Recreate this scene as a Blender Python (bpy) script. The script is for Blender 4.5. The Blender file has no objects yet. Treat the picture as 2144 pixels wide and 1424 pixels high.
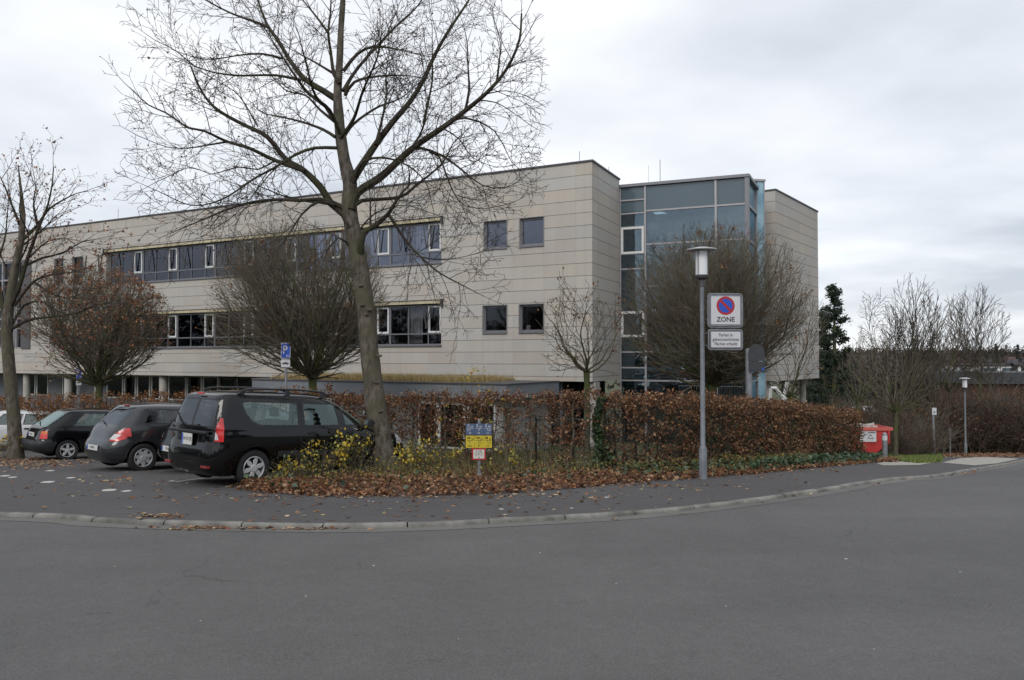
import bpy, bmesh, math, random
import numpy as np
from mathutils import Vector, Matrix
R = math.radians
scene = bpy.context.scene
COL = scene.collection
# ---------------------------------------------------------------- camera
F = 1608.0                      # focal length in photo pixels (2144 wide)
PITCH = math.atan(38 / F)
CAMZ = 1.72
cam = bpy.data.cameras.new('camera')
cam.sensor_width = 36; cam.lens = 36 * F / 2144
cam.clip_start = 0.1; cam.clip_end = 6000
camo = bpy.data.objects.new('camera', cam); COL.objects.link(camo)
camo.location = (0, 0, CAMZ); camo.rotation_euler = (R(90) + PITCH, 0, 0)
scene.camera = camo
# ---------------------------------------------------------------- world + sun
SUN_EL, SUN_AZ = R(38), R(200)     # overcast; the brighter sky is high
world = bpy.data.worlds.new("World"); scene.world = world; world.use_nodes = True
nt = world.node_tree; nt.nodes.clear()
def N(t, nt_, **k):
    n = nt_.nodes.new(t)
    for a, b in k.items(): setattr(n, a, b)
    return n
def build_world():
    out = N('ShaderNodeOutputWorld', nt); bg = N('ShaderNodeBackground', nt)
    bg.inputs['Strength'].default_value = 0.1
    sky = N('ShaderNodeTexSky', nt, sky_type='NISHITA', sun_disc=False, sun_elevation=SUN_EL, sun_rotation=SUN_AZ)
    tc = N('ShaderNodeTexCoord', nt); sep = N('ShaderNodeSeparateXYZ', nt)
    nt.links.new(tc.outputs['Generated'], sep.inputs[0])
    def M(op, a, b=None, c=None):
        n = N('ShaderNodeMath', nt, operation=op)
        for i, v in enumerate((a, b, c)):
            if v is None: continue
            if isinstance(v, (int, float)): n.inputs[i].default_value = v
            else: nt.links.new(v, n.inputs[i])
        return n.outputs[0]
    zc = M('ADD', M('MAXIMUM', sep.outputs['Z'], 0.0), 0.14)
    cx = M('DIVIDE', sep.outputs['X'], zc); cy = M('DIVIDE', sep.outputs['Y'], zc)
    cmb = N('ShaderNodeCombineXYZ', nt)
    nt.links.new(cx, cmb.inputs[0]); nt.links.new(cy, cmb.inputs[1])
    cmb.inputs[2].default_value = 3.7
    n1 = N('ShaderNodeTexNoise', nt); n1.inputs['Scale'].default_value = 0.55; n1.inputs['Detail'].default_value = 5
    n1.inputs['Roughness'].default_value = 0.5; n1.inputs['Distortion'].default_value = 0.4
    nt.links.new(cmb.outputs[0], n1.inputs['Vector'])
    n2 = N('ShaderNodeTexNoise', nt); n2.inputs['Scale'].default_value = 1.9; n2.inputs['Detail'].default_value = 6
    nt.links.new(cmb.outputs[0], n2.inputs['Vector'])
    v = M('ADD', M('MULTIPLY', n1.outputs['Fac'], 0.75), M('MULTIPLY', n2.outputs['Fac'], 0.25))
    # brighter break in the cloud straight ahead, greyer to both sides
    side = M('ABSOLUTE', M('SUBTRACT', sep.outputs['X'], 0.0))
    v = M('ADD', v, M('MULTIPLY', M('SUBTRACT', 0.30, side), 0.24))
    ramp = N('ShaderNodeValToRGB', nt); nt.links.new(v, ramp.inputs[0])
    e = ramp.color_ramp.elements
    e[0].position = 0.36; e[0].color = (4.3, 4.65, 5.15, 1)
    e[1].position = 0.60; e[1].color = (7.5, 7.6, 7.8, 1)
    m = e.new(0.48); m.color = (6.0, 6.25, 6.65, 1)
    mix = N('ShaderNodeMix', nt, data_type='RGBA')
    # a little blue sky shows low on the horizon
    low = M('MULTIPLY', M('SUBTRACT', 1.0, M('MINIMUM', M('DIVIDE', M('MAXIMUM', sep.outputs['Z'], 0.0), 0.035), 1.0)), 0.0)
    nt.links.new(M('SUBTRACT', 0.93, low), mix.inputs[0])
    nt.links.new(sky.outputs[0], mix.inputs[6]); nt.links.new(ramp.outputs[0], mix.inputs[7])
    nt.links.new(mix.outputs[2], bg.inputs['Color']); nt.links.new(bg.outputs[0], out.inputs['Surface'])
build_world()
sun = bpy.data.lights.new('sun', 'SUN'); sun.energy = 0.85; sun.angle = R(25); sun.color = (1, 0.97, 0.93)
suno = bpy.data.objects.new('sun', sun); COL.objects.link(suno)
suno.rotation_euler = (R(90) - SUN_EL, 0, R(180) - SUN_AZ)
scene.render.engine = 'CYCLES'
scene.view_settings.view_transform = 'Standard'; scene.view_settings.look = 'None'
scene.view_settings.exposure = 0.52; scene.view_settings.gamma = 1
scene.cycles.max_bounces = 6; scene.cycles.transparent_max_bounces = 16
scene.cycles.caustics_reflective = False; scene.cycles.caustics_refractive = False

# ---------------------------------------------------------------- the lie of the land
def Dr(y):
    if y < 10: d = .03 * y
    elif y < 18: d = .3 + .03 * (y - 10) + .005 * (y - 10) ** 2
    else: d = .86 + .11 * (y - 18)
    if d > 5.6: d = 5.6 + .75 * math.tanh((d - 5.6) / .75)
    return d
def Dl(y):
    if y < 16: return Dr(y)
    d = .66 + .075 * (y - 16)
    if d > 1.6: d = 1.6 + .35 * math.tanh((d - 1.6) / .35)
    return d
def sstep(a, b, x):
    t = min(1, max(0, (x - a) / (b - a))); return t * t * (3 - 2 * t)
def gz(x, y):
    w = sstep(2, 12, x - .3 * (y - 20))
    w = max(w, sstep(60, 110, y))
    z = -(Dl(y) * (1 - w) + Dr(y) * w)
    h = sstep(170, 760, y)
    z += h * (11.5 + 2.5 * math.sin(x * .011 + 1) + 1.2 * math.sin(x * .031))
    return z
def ray(px, py):
    dx, dy = (px - 1072) / F, (712 - py) / F
    c, s = math.cos(PITCH), math.sin(PITCH)
    return Vector((dx, c - dy * s, s + dy * c))
def at(px, py, Y):              # the point seen at a photo position, at real depth Y
    d = ray(px, py); return Vector((0, 0, CAMZ)) + d * (Y / d.y)
def G(px, py):                  # where that line of sight meets the ground
    d = ray(px, py); t = 3.0
    while t < 200:
        p = Vector((0, 0, CAMZ)) + d * t
        if p.z <= gz(p.x, p.y): return Vector((p.x, p.y, gz(p.x, p.y)))
        t += .04
    return p
def XY(px, Y): return (px - 1072) / F * Y * 1.0

# ---------------------------------------------------------------- materials
MATS = {}
def mat(name, col, rough=.6, metal=0, var=0, vscale=8, bump=0, bscale=40, spec=.5, col2=None, detail=4, coat=0):
    if name in MATS: return MATS[name]
    m = bpy.data.materials.new(name); m.use_nodes = True; MATS[name] = m
    t = m.node_tree; b = t.nodes['Principled BSDF']
    b.inputs['Base Color'].default_value = (*col, 1); b.inputs['Roughness'].default_value = rough
    b.inputs['Metallic'].default_value = metal; b.inputs['Specular IOR Level'].default_value = spec
    b.inputs['Coat Weight'].default_value = coat
    tc = N('ShaderNodeTexCoord', t)
    if var or col2:
        n = N('ShaderNodeTexNoise', t); n.inputs['Scale'].default_value = vscale; n.inputs['Detail'].default_value = detail
        t.links.new(tc.outputs['Object'], n.inputs['Vector'])
        r = N('ShaderNodeValToRGB', t); t.links.new(n.outputs['Fac'], r.inputs[0])
        a = col2 if col2 else tuple(c * (1 - var) for c in col)
        c2 = col if col2 else tuple(c * (1 + var) for c in col)
        r.color_ramp.elements[0].position = .35; r.color_ramp.elements[0].color = (*a, 1)
        r.color_ramp.elements[1].position = .65; r.color_ramp.elements[1].color = (*c2, 1)
        t.links.new(r.outputs[0], b.inputs['Base Color'])
    if bump:
        n = N('ShaderNodeTexNoise', t); n.inputs['Scale'].default_value = bscale; n.inputs['Detail'].default_value = 4
        t.links.new(tc.outputs['Object'], n.inputs['Vector'])
        bp = N('ShaderNodeBump', t); bp.inputs['Strength'].default_value = bump; bp.inputs['Distance'].default_value = .02
        t.links.new(n.outputs['Fac'], bp.inputs['Height']); t.links.new(bp.outputs[0], b.inputs['Normal'])
    return m
def vmat(name, rough=.7, spec=.3, trans=.0):        # each leaf carries its own colour
    m = bpy.data.materials.new(name); m.use_nodes = True; MATS[name] = m
    t = m.node_tree; b = t.nodes['Principled BSDF']
    a = N('ShaderNodeAttribute', t, attribute_name='Col')
    t.links.new(a.outputs['Color'], b.inputs['Base Color'])
    b.inputs['Roughness'].default_value = rough; b.inputs['Specular IOR Level'].default_value = spec
    if trans:
        tr = N('ShaderNodeBsdfTranslucent', t); t.links.new(a.outputs['Color'], tr.inputs[0])
        mx = N('ShaderNodeMixShader', t); mx.inputs[0].default_value = trans
        t.links.new(b.outputs[0], mx.inputs[1]); t.links.new(tr.outputs[0], mx.inputs[2])
        t.links.new(mx.outputs[0], t.nodes['Material Output'].inputs['Surface'])
    return m
def glass(name, tint, refl=.06, rough=.02, gcol=(1, 1, 1), wavy=0):     # thin pane: tinted see-through + mirror
    m = bpy.data.materials.new(name); m.use_nodes = True; MATS[name] = m
    t = m.node_tree; t.nodes.clear()
    o = N('ShaderNodeOutputMaterial', t); tr = N('ShaderNodeBsdfTransparent', t); gl = N('ShaderNodeBsdfGlossy', t)
    tr.inputs[0].default_value = (*tint, 1); gl.inputs['Roughness'].default_value = rough; gl.inputs[0].default_value = (*gcol, 1)
    fr = N('ShaderNodeFresnel', t); fr.inputs[0].default_value = 1.5
    mm = N('ShaderNodeMath', t, operation='MULTIPLY_ADD'); mm.inputs[1].default_value = 1.0; mm.inputs[2].default_value = refl
    mm.use_clamp = True
    t.links.new(fr.outputs[0], mm.inputs[0])
    mx = N('ShaderNodeMixShader', t); t.links.new(mm.outputs[0], mx.inputs[0])
    t.links.new(tr.outputs[0], mx.inputs[1]); t.links.new(gl.outputs[0], mx.inputs[2])
    if wavy:
        n = N('ShaderNodeTexNoise', t); n.inputs['Scale'].default_value = .9; tc = N('ShaderNodeTexCoord', t)
        t.links.new(tc.outputs['Object'], n.inputs['Vector'])
        bp = N('ShaderNodeBump', t); bp.inputs['Strength'].default_value = wavy; bp.inputs['Distance'].default_value = .05
        t.links.new(n.outputs['Fac'], bp.inputs['Height']); t.links.new(bp.outputs[0], gl.inputs['Normal'])
    t.links.new(mx.outputs[0], o.inputs['Surface'])
    return m
def asphalt(name, c, stain=.12):
    m = bpy.data.materials.new(name); m.use_nodes = True; MATS[name] = m
    t = m.node_tree; b = t.nodes['Principled BSDF']; tc = N('ShaderNodeTexCoord', t)
    def noise(s, d=4, r=.5):
        n = N('ShaderNodeTexNoise', t); n.inputs['Scale'].default_value = s; n.inputs['Detail'].default_value = d
        n.inputs['Roughness'].default_value = r
        t.links.new(tc.outputs['Object'], n.inputs['Vector']); return n.outputs['Fac']
    def M(op, a, bb, c_=None):
        n = N('ShaderNodeMath', t, operation=op)
        for i, v in enumerate((a, bb, c_)):
            if v is None: continue
            if isinstance(v, (int, float)): n.inputs[i].default_value = v
            else: t.links.new(v, n.inputs[i])
        return n.outputs[0]
    big = noise(.22, 3); mid = noise(1.6, 5, .6); fine = noise(55, 2, .7); grit = noise(190, 1)
    f = M('ADD', M('MULTIPLY', M('SUBTRACT', big, .5), stain * 2.2), M('MULTIPLY', M('SUBTRACT', mid, .5), stain * 1.5))
    f = M('ADD', f, M('MULTIPLY', M('SUBTRACT', fine, .5), 1.1))
    f = M('ADD', f, M('MULTIPLY', M('SUBTRACT', grit, .5), .7))
    f = M('ADD', f, M('MULTIPLY', M('SUBTRACT', noise(9, 4, .6), .5), .30))
    mp = N('ShaderNodeMapping', t); mp.inputs['Scale'].default_value = (.12, 1.6, 1); mp.inputs['Rotation'].default_value = (0, 0, .12); t.links.new(tc.outputs['Object'], mp.inputs[0])
    tr = N('ShaderNodeTexNoise', t); tr.inputs['Scale'].default_value = .8; tr.inputs['Detail'].default_value = 5; t.links.new(mp.outputs[0], tr.inputs[0])
    f = M('ADD', f, M('MULTIPLY', M('SUBTRACT', tr.outputs['Fac'], .5), .28))
    f = M('ADD', f, 1.0)
    vo = N('ShaderNodeTexVoronoi', t); vo.inputs['Scale'].default_value = 95
    t.links.new(tc.outputs['Object'], vo.inputs['Vector'])
    peb = M('MULTIPLY', M('LESS_THAN', vo.outputs['Distance'], .17), .5)
    f = M('ADD', f, peb)
    wv = N('ShaderNodeTexNoise', t); wv.inputs['Scale'].default_value = 1.1; wv.inputs['Detail'].default_value = 5; t.links.new(tc.outputs['Object'], wv.inputs['Vector'])
    vm = N('ShaderNodeVectorMath', t, operation='MULTIPLY_ADD'); vm.inputs[1].default_value = (1.6, 1.6, 0); t.links.new(wv.outputs['Color'], vm.inputs[0]); t.links.new(tc.outputs['Object'], vm.inputs[2])
    ve = N('ShaderNodeTexVoronoi', t, feature='DISTANCE_TO_EDGE'); ve.inputs['Scale'].default_value = .23; t.links.new(vm.outputs[0], ve.inputs['Vector'])
    ck = M('MULTIPLY', M('LESS_THAN', ve.outputs['Distance'], .0022), M('GREATER_THAN', noise(.35, 2), .53))
    f = M('MULTIPLY', f, M('SUBTRACT', 1, M('MULTIPLY', ck, .2)))
    mx = N('ShaderNodeMix', t, data_type='RGBA', blend_type='MULTIPLY'); mx.inputs[0].default_value = 1
    mx.inputs[6].default_value = (*c, 1)
    cc = N('ShaderNodeCombineColor', t)
    for i in range(3): t.links.new(f, cc.inputs[i])
    t.links.new(cc.outputs[0], mx.inputs[7]); t.links.new(mx.outputs[2], b.inputs['Base Color'])
    b.inputs['Roughness'].default_value = .82; b.inputs['Specular IOR Level'].default_value = .3
    bp = N('ShaderNodeBump', t); bp.inputs['Strength'].default_value = .5; bp.inputs['Distance'].default_value = .006
    t.links.new(M('ADD', fine, grit), bp.inputs['Height']); t.links.new(bp.outputs[0], b.inputs['Normal'])
    return m
def panel_mat(name, c, pw=1.39, ph=.498, uoff=0.0, voff=0.0, hj=.026, vj=.010):   # stone slabs with open joints
    m = bpy.data.materials.new(name); m.use_nodes = True; MATS[name] = m
    t = m.node_tree; b = t.nodes['Principled BSDF']
    uv = N('ShaderNodeUVMap', t); sp = N('ShaderNodeSeparateXYZ', t); t.links.new(uv.outputs[0], sp.inputs[0])
    def M(op, a, bb=None, c_=None):
        n = N('ShaderNodeMath', t, operation=op)
        for i, v in enumerate((a, bb, c_)):
            if v is None: continue
            if isinstance(v, (int, float)): n.inputs[i].default_value = v
            else: t.links.new(v, n.inputs[i])
        return n.outputs[0]
    u = M('DIVIDE', M('SUBTRACT', sp.outputs[0], uoff), pw); v = M('DIVIDE', M('SUBTRACT', sp.outputs[1], voff), ph)
    fu, fv = M('FRACT', u), M('FRACT', v)
    du = M('MULTIPLY', M('MINIMUM', fu, M('SUBTRACT', 1, fu)), pw); dv = M('MULTIPLY', M('MINIMUM', fv, M('SUBTRACT', 1, fv)), ph)
    jh = M('LESS_THAN', dv, hj / 2); jv = M('MULTIPLY', M('LESS_THAN', du, vj / 2), .38)
    j = M('MAXIMUM', jh, jv)
    cb = N('ShaderNodeCombineXYZ', t); t.links.new(M('FLOOR', u), cb.inputs[0]); t.links.new(M('FLOOR', v), cb.inputs[1])
    wn = N('ShaderNodeTexWhiteNoise', t); t.links.new(cb.outputs[0], wn.inputs['Vector'])
    tc = N('ShaderNodeTexCoord', t)
    n1 = N('ShaderNodeTexNoise', t); n1.inputs['Scale'].default_value = .5; n1.inputs['Detail'].default_value = 6; t.links.new(tc.outputs['Object'], n1.inputs[0])
    n2 = N('ShaderNodeTexNoise', t); n2.inputs['Scale'].default_value = 14; n2.inputs['Detail'].default_value = 6; t.links.new(tc.outputs['Object'], n2.inputs[0])
    f = M('ADD', M('MULTIPLY', M('SUBTRACT', wn.outputs['Value'], .5), .08), M('MULTIPLY', M('SUBTRACT', n1.outputs['Fac'], .5), .22))
    f = M('ADD', M('ADD', f, M('MULTIPLY', M('SUBTRACT', n2.outputs['Fac'], .5), .12)), 1.0)
    # rain streaks running down from the coping
    mp = N('ShaderNodeMapping', t); mp.inputs['Scale'].default_value = (3.0, 3.0, .12); t.links.new(tc.outputs['Object'], mp.inputs[0])
    n3 = N('ShaderNodeTexNoise', t); n3.inputs['Scale'].default_value = 1.2; n3.inputs['Detail'].default_value = 4; t.links.new(mp.outputs[0], n3.inputs[0])
    f = M('ADD', f, M('MULTIPLY', M('SUBTRACT', n3.outputs['Fac'], .5), .16))
    f = M('MULTIPLY', f, M('SUBTRACT', 1, M('MULTIPLY', j, .52)))
    warm = N('ShaderNodeMix', t, data_type='RGBA'); warm.inputs[6].default_value = (*c, 1)
    warm.inputs[7].default_value = (c[0] * 1.03, c[1] * .965, c[2] * .89, 1)
    wn2 = N('ShaderNodeTexWhiteNoise', t, noise_dimensions='2D'); t.links.new(cb.outputs[0], wn2.inputs['Vector'])
    t.links.new(wn2.outputs['Value'], warm.inputs[0])
    mx = N('ShaderNodeMix', t, data_type='RGBA', blend_type='MULTIPLY'); mx.inputs[0].default_value = 1
    t.links.new(warm.outputs[2], mx.inputs[6])
    cc = N('ShaderNodeCombineColor', t)
    for i in range(3): t.links.new(f, cc.inputs[i])
    t.links.new(cc.outputs[0], mx.inputs[7]); t.links.new(mx.outputs[2], b.inputs['Base Color'])
    b.inputs['Roughness'].default_value = .85
    bp = N('ShaderNodeBump', t); bp.inputs['Strength'].default_value = .6; bp.inputs['Distance'].default_value = .02
    t.links.new(M('SUBTRACT', M('MULTIPLY', n2.outputs['Fac'], .1), j), bp.inputs['Height']); t.links.new(bp.outputs[0], b.inputs['Normal'])
    return m
def bark(name, c1, c2, moss=None):
    m = bpy.data.materials.new(name); m.use_nodes = True; MATS[name] = m
    t = m.node_tree; b = t.nodes['Principled BSDF']; tc = N('ShaderNodeTexCoord', t)
    mp = N('ShaderNodeMapping', t); mp.inputs['Scale'].default_value = (1, 1, .35); t.links.new(tc.outputs['Object'], mp.inputs[0])
    n = N('ShaderNodeTexNoise', t); n.inputs['Scale'].default_value = 14; n.inputs['Detail'].default_value = 8; t.links.new(mp.outputs[0], n.inputs[0])
    r = N('ShaderNodeValToRGB', t); t.links.new(n.outputs['Fac'], r.inputs[0])
    r.color_ramp.elements[0].position = .38; r.color_ramp.elements[0].color = (*c1, 1)
    r.color_ramp.elements[1].position = .62; r.color_ramp.elements[1].color = (*c2, 1)
    o = r.outputs[0]
    if moss:
        n2 = N('ShaderNodeTexNoise', t); n2.inputs['Scale'].default_value = 1.7; n2.inputs['Detail'].default_value = 4; t.links.new(tc.outputs['Object'], n2.inputs[0])
        r2 = N('ShaderNodeValToRGB', t); r2.color_ramp.elements[0].position = .45; r2.color_ramp.elements[1].position = .62
        t.links.new(n2.outputs['Fac'], r2.inputs[0])
        mx = N('ShaderNodeMix', t, data_type='RGBA'); mx.inputs[7].default_value = (*moss, 1)
        t.links.new(r2.outputs[0], mx.inputs[0]); t.links.new(o, mx.inputs[6]); o = mx.outputs[2]
    t.links.new(o, b.inputs['Base Color']); b.inputs['Roughness'].default_value = .9; b.inputs['Specular IOR Level'].default_value = .2
    bp = N('ShaderNodeBump', t); bp.inputs['Strength'].default_value = .8; bp.inputs['Distance'].default_value = .03
    t.links.new(n.outputs['Fac'], bp.inputs['Height']); t.links.new(bp.outputs[0], b.inputs['Normal'])
    return m

M_road = asphalt('road_asphalt', (.112, .109, .106), .2)
M_lot = asphalt('pavement_asphalt', (.084, .080, .080), .2)
M_gutter = asphalt('gutter_concrete', (.145, .14, .13), .4)
M_kerb = mat('kerb_stone', (.185, .178, .16), .85, var=.42, vscale=3.2, bump=.5, bscale=60, detail=8)
M_soil = mat('soil', (.07, .05, .033), .95, col2=(.035, .028, .018), vscale=3, bump=1, bscale=14)
M_bedsoil = mat('bed_soil', (.12, .065, .035), .95, col2=(.045, .03, .02), vscale=9, bump=1, bscale=20)
M_turf = mat('turf', (.075, .095, .035), .95, col2=(.05, .04, .022), vscale=.35, bump=1, bscale=6, detail=8)
M_stone = panel_mat('stone_cladding', (.47, .452, .425), uoff=.69)
M_stone2 = panel_mat('stone_cladding_side', (.45, .433, .405), uoff=.0, pw=1.75)
M_coping = mat('dark_coping', (.09, .085, .09), .5, .3)
M_alu = mat('grey_frame', (.20, .20, .215), .4, .4, var=.05)
M_alulight = mat('aluminium_mullion', (.36, .35, .36), .4, .3, var=.05)
M_white = mat('white_paint', (.72, .72, .71), .4, var=.04)
M_black = mat('black_rubber', (.018, .018, .019), .7)
M_plastic = mat('dark_plastic', (.020, .021, .023), .5, var=.15, vscale=3, spec=.4)
M_gal = mat('galvanised_steel', (.30, .315, .335), .45, .55, var=.16, vscale=6, detail=8)
M_pole = mat('painted_pole', (.17, .185, .205), .5, .0, var=.18, vscale=5, detail=8)
M_awn = mat('awning_cloth', (.52, .46, .31), .8, var=.15, vscale=2)
M_conc = mat('concrete', (.42, .40, .37), .85, var=.12, vscale=2, bump=.3)
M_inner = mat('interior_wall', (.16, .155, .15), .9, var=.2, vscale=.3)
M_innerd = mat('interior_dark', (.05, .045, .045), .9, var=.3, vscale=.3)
M_curtain = mat('white_curtain', (.72, .73, .73), .9, var=.12, vscale=3)
M_clad = mat('grey_metal_cladding', (.155, .16, .175), .5, .2, var=.06, vscale=1)
M_fascia = mat('fascia_metal', (.27, .285, .31), .45, .3, var=.06, vscale=1.5)
M_win_up = glass('window_glass', (.72, .75, .80), .06, .02, (.82, .86, 1.0), wavy=.15)
M_win_low = glass('window_glass_lower', (.72, .72, .73), .0, .03, (.8, .85, .95), wavy=.1)
M_tower = glass('stairwell_glass', (.52, .63, .67), .17, .02, (.52, .62, .70), wavy=.12)
M_fin = mat('blue_glass_fin', (.33, .50, .58), .12, col2=(.16, .32, .42), vscale=2.2, spec=.9, bump=.3, bscale=3)
M_spandrel = mat('enamelled_glass', (.075, .11, .135), .12, 0, var=.05, vscale=.5, spec=.9)
M_carglass = glass('car_glass', (.84, .90, .88), .10, .01, (.78, .95, .92))
M_carglassd = glass('tinted_car_glass', (.22, .23, .23), .05, .01, (.9, .95, 1.0))
M_leaf = vmat('autumn_leaf', .75, .25, .25)
M_green = vmat('green_leaf', .5, .4, .2)
M_petal = vmat('petal', .6, .3, .3)
M_bark_main = bark('smooth_bark', (.065, .056, .045), (.165, .142, .115), (.10, .092, .062))
M_twig = mat('twig', (.060, .048, .037), .9, var=.25, vscale=2)
M_twiggreen = mat('mossy_twig', (.135, .13, .08), .9, col2=(.145, .11, .09), vscale=1.1)
M_twigred = mat('reddish_twig', (.085, .055, .040), .9, var=.25, vscale=1.5)
M_bark_moss = bark('mossy_bark', (.06, .055, .038), (.11, .10, .07), (.085, .10, .035))
M_thick = mat('thicket_twig', (.075, .055, .042), .95, var=.3, vscale=.6)

# ---------------------------------------------------------------- object helpers
ORG = {}
def thing(name, loc, label=None, cat=None, group=None, kind=None, rz=0):
    o = bpy.data.objects.new(name, None); COL.objects.link(o); o.location = loc; o.rotation_euler.z = rz
    o.empty_display_size = .3
    ORG[o.name] = Vector(loc) if not rz else Vector(loc)
    return tag(o, label, cat, group, kind)
def tag(o, label=None, cat=None, group=None, kind=None):
    if label: o['label'] = label
    if cat: o['category'] = cat
    if group: o['group'] = group
    if kind: o['kind'] = kind
    return o
def link(name, me, m, parent=None, local=False, smooth=False):
    if not isinstance(m, (list, tuple)): m = [m]
    for x in m: me.materials.append(x)
    if smooth: me.shade_smooth()
    o = bpy.data.objects.new(name, me); COL.objects.link(o)
    if parent is not None:
        o.parent = parent; og = ORG.get(parent.name, Vector((0, 0, 0))); ORG[o.name] = og
        if not local: me.transform(Matrix.Translation(-og))
    else: ORG[o.name] = Vector((0, 0, 0))
    return o
def npmesh(name, V, Fc, cols=None):
    """V (n,3), Fc (m,k) all faces the same size; cols (m,3) per face"""
    V = np.asarray(V, dtype=np.float32); Fc = np.asarray(Fc, dtype=np.int32)
    me = bpy.data.meshes.new(name); n, k = Fc.shape
    me.vertices.add(len(V)); me.vertices.foreach_set('co', V.ravel())
    me.loops.add(n * k); me.loops.foreach_set('vertex_index', Fc.ravel())
    me.polygons.add(n); me.polygons.foreach_set('loop_start', np.arange(0, n * k, k, dtype=np.int32))
    if cols is not None:
        a = me.color_attributes.new('Col', 'FLOAT_COLOR', 'CORNER')
        c = np.ones((n, k, 4), dtype=np.float32); c[:, :, :3] = np.asarray(cols, dtype=np.float32)[:, None, :]
        a.data.foreach_set('color', c.ravel())
    me.update(calc_edges=True); me.validate()
    return me
class Plane:
    def __init__(s, O, u, z=0):
        s.O = Vector((O[0], O[1], z)); s.u = Vector((u[0], u[1], 0)).normalized(); s.n = Vector((-s.u.y, s.u.x, 0))
    def flip(s): s.n = -s.n; return s
    def P(s, t, z, d=0): return s.O + s.u * t + s.n * d + Vector((0, 0, z))
class MB:
    def __init__(s): s.v = []; s.f = []; s.m = []; s.uv = []
    def face(s, pts, mi=0, uv=None):
        i = len(s.v); s.v += [tuple(p) for p in pts]; s.f.append(tuple(range(i, i + len(pts)))); s.m.append(mi)
        s.uv.append(uv if uv else [(0, 0)] * len(pts))
    def hexa(s, P8, mi=0):
        i = len(s.v); s.v += [tuple(p) for p in P8]
        for q in ((0, 3, 2, 1), (4, 5, 6, 7), (0, 1, 5, 4), (1, 2, 6, 5), (2, 3, 7, 6), (3, 0, 4, 7)):
            s.f.append(tuple(i + a for a in q)); s.m.append(mi); s.uv.append([(0, 0)] * 4)
    def pbox(s, pl, t0, t1, z0, z1, d0, d1, mi=0):
        s.hexa([pl.P(t0, z0, d0), pl.P(t1, z0, d0), pl.P(t1, z0, d1), pl.P(t0, z0, d1),
                pl.P(t0, z1, d0), pl.P(t1, z1, d0), pl.P(t1, z1, d1), pl.P(t0, z1, d1)], mi)
    def box(s, x0, x1, y0, y1, z0, z1, mi=0):
        s.hexa([(x0, y0, z0), (x1, y0, z0), (x1, y1, z0), (x0, y1, z0), (x0, y0, z1), (x1, y0, z1), (x1, y1, z1), (x0, y1, z1)], mi)
    def tube(s, pts, rad, n=8, mi=0, cap=True):
        pts = [Vector(p) for p in pts]
        if isinstance(rad, (int, float)): rad = [rad] * len(pts)
        base = len(s.v); up = Vector((0, 0, 1)); a = None
        for k, p in enumerate(pts):
            d = (pts[min(k + 1, len(pts) - 1)] - pts[max(k - 1, 0)]).normalized()
            if a is None:
                a = d.cross(up if abs(d.z) < .9 else Vector((1, 0, 0))).normalized()
            else:
                a = (a - d * a.dot(d)).normalized()
            b = d.cross(a)
            for j in range(n):
                an = 2 * math.pi * j / n
                s.v.append(tuple(p + (a * math.cos(an) + b * math.sin(an)) * rad[k]))
        for k in range(len(pts) - 1):
            for j in range(n):
                j2 = (j + 1) % n
                s.f.append((base + k * n + j, base + k * n + j2, base + (k + 1) * n + j2, base + (k + 1) * n + j))
                s.m.append(mi); s.uv.append([(0, 0)] * 4)
        if cap:
            s.f.append(tuple(base + j for j in range(n - 1, -1, -1))); s.m.append(mi); s.uv.append([(0, 0)] * n)
            s.f.append(tuple(base + (len(pts) - 1) * n + j for j in range(n))); s.m.append(mi); s.uv.append([(0, 0)] * n)
    def lathe(s, prof, c=(0, 0, 0), n=20, mi=0, axis='z'):
        base = len(s.v); c = Vector(c)
        for (r, h) in prof:
            for j in range(n):
                a = 2 * math.pi * j / n; x, y = r * math.cos(a), r * math.sin(a)
                s.v.append(tuple(c + (Vector((x, y, h)) if axis == 'z' else Vector((x, h, y)))))
        for k in range(len(prof) - 1):
            for j in range(n):
                j2 = (j + 1) % n; q = (base + k * n + j, base + k * n + j2, base + (k + 1) * n + j2, base + (k + 1) * n + j)
                s.f.append(q if axis == 'z' else q[::-1]); s.m.append(mi); s.uv.append([(0, 0)] * 4)
    def prism(s, poly, P, h0, h1, mi=0):       # poly (a,b) -> P(a,b,h)
        i = len(s.v); n = len(poly)
        for h in (h0, h1): s.v += [tuple(P(a, b, h)) for a, b in poly]
        s.f.append(tuple(i + k for k in range(n))[::-1]); s.f.append(tuple(i + n + k for k in range(n)))
        s.m += [mi, mi]; s.uv += [[(0, 0)] * n] * 2
        for k in range(n):
            k2 = (k + 1) % n; s.f.append((i + k, i + k2, i + n + k2, i + n + k)); s.m.append(mi); s.uv.append([(0, 0)] * 4)
    def build(s, name, m, parent=None, smooth=False, bevel=0, local=False, recalc=True):
        me = bpy.data.meshes.new(name); me.from_pydata(s.v, [], s.f)
        me.polygons.foreach_set('material_index', s.m)
        if any(any(q != (0, 0) for q in u) for u in s.uv):
            l = me.uv_layers.new(name='UVMap'); l.data.foreach_set('uv', [c for u in s.uv for q in u for c in q])
        if recalc:
            bm = bmesh.new(); bm.from_mesh(me); bmesh.ops.recalc_face_normals(bm, faces=bm.faces); bm.to_mesh(me); bm.free()
        o = link(name, me, m, parent, local)
        if smooth:
            me.shade_smooth(); me.set_sharp_from_angle(angle=R(35))
        if bevel:
            b = o.modifiers.new('bevel', 'BEVEL'); b.width = bevel; b.segments = 2; b.limit_method = 'ANGLE'
        return o
def struct(o, label=None): o['kind'] = 'structure'; (o.__setitem__('label', label) if label else None); return o
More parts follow.
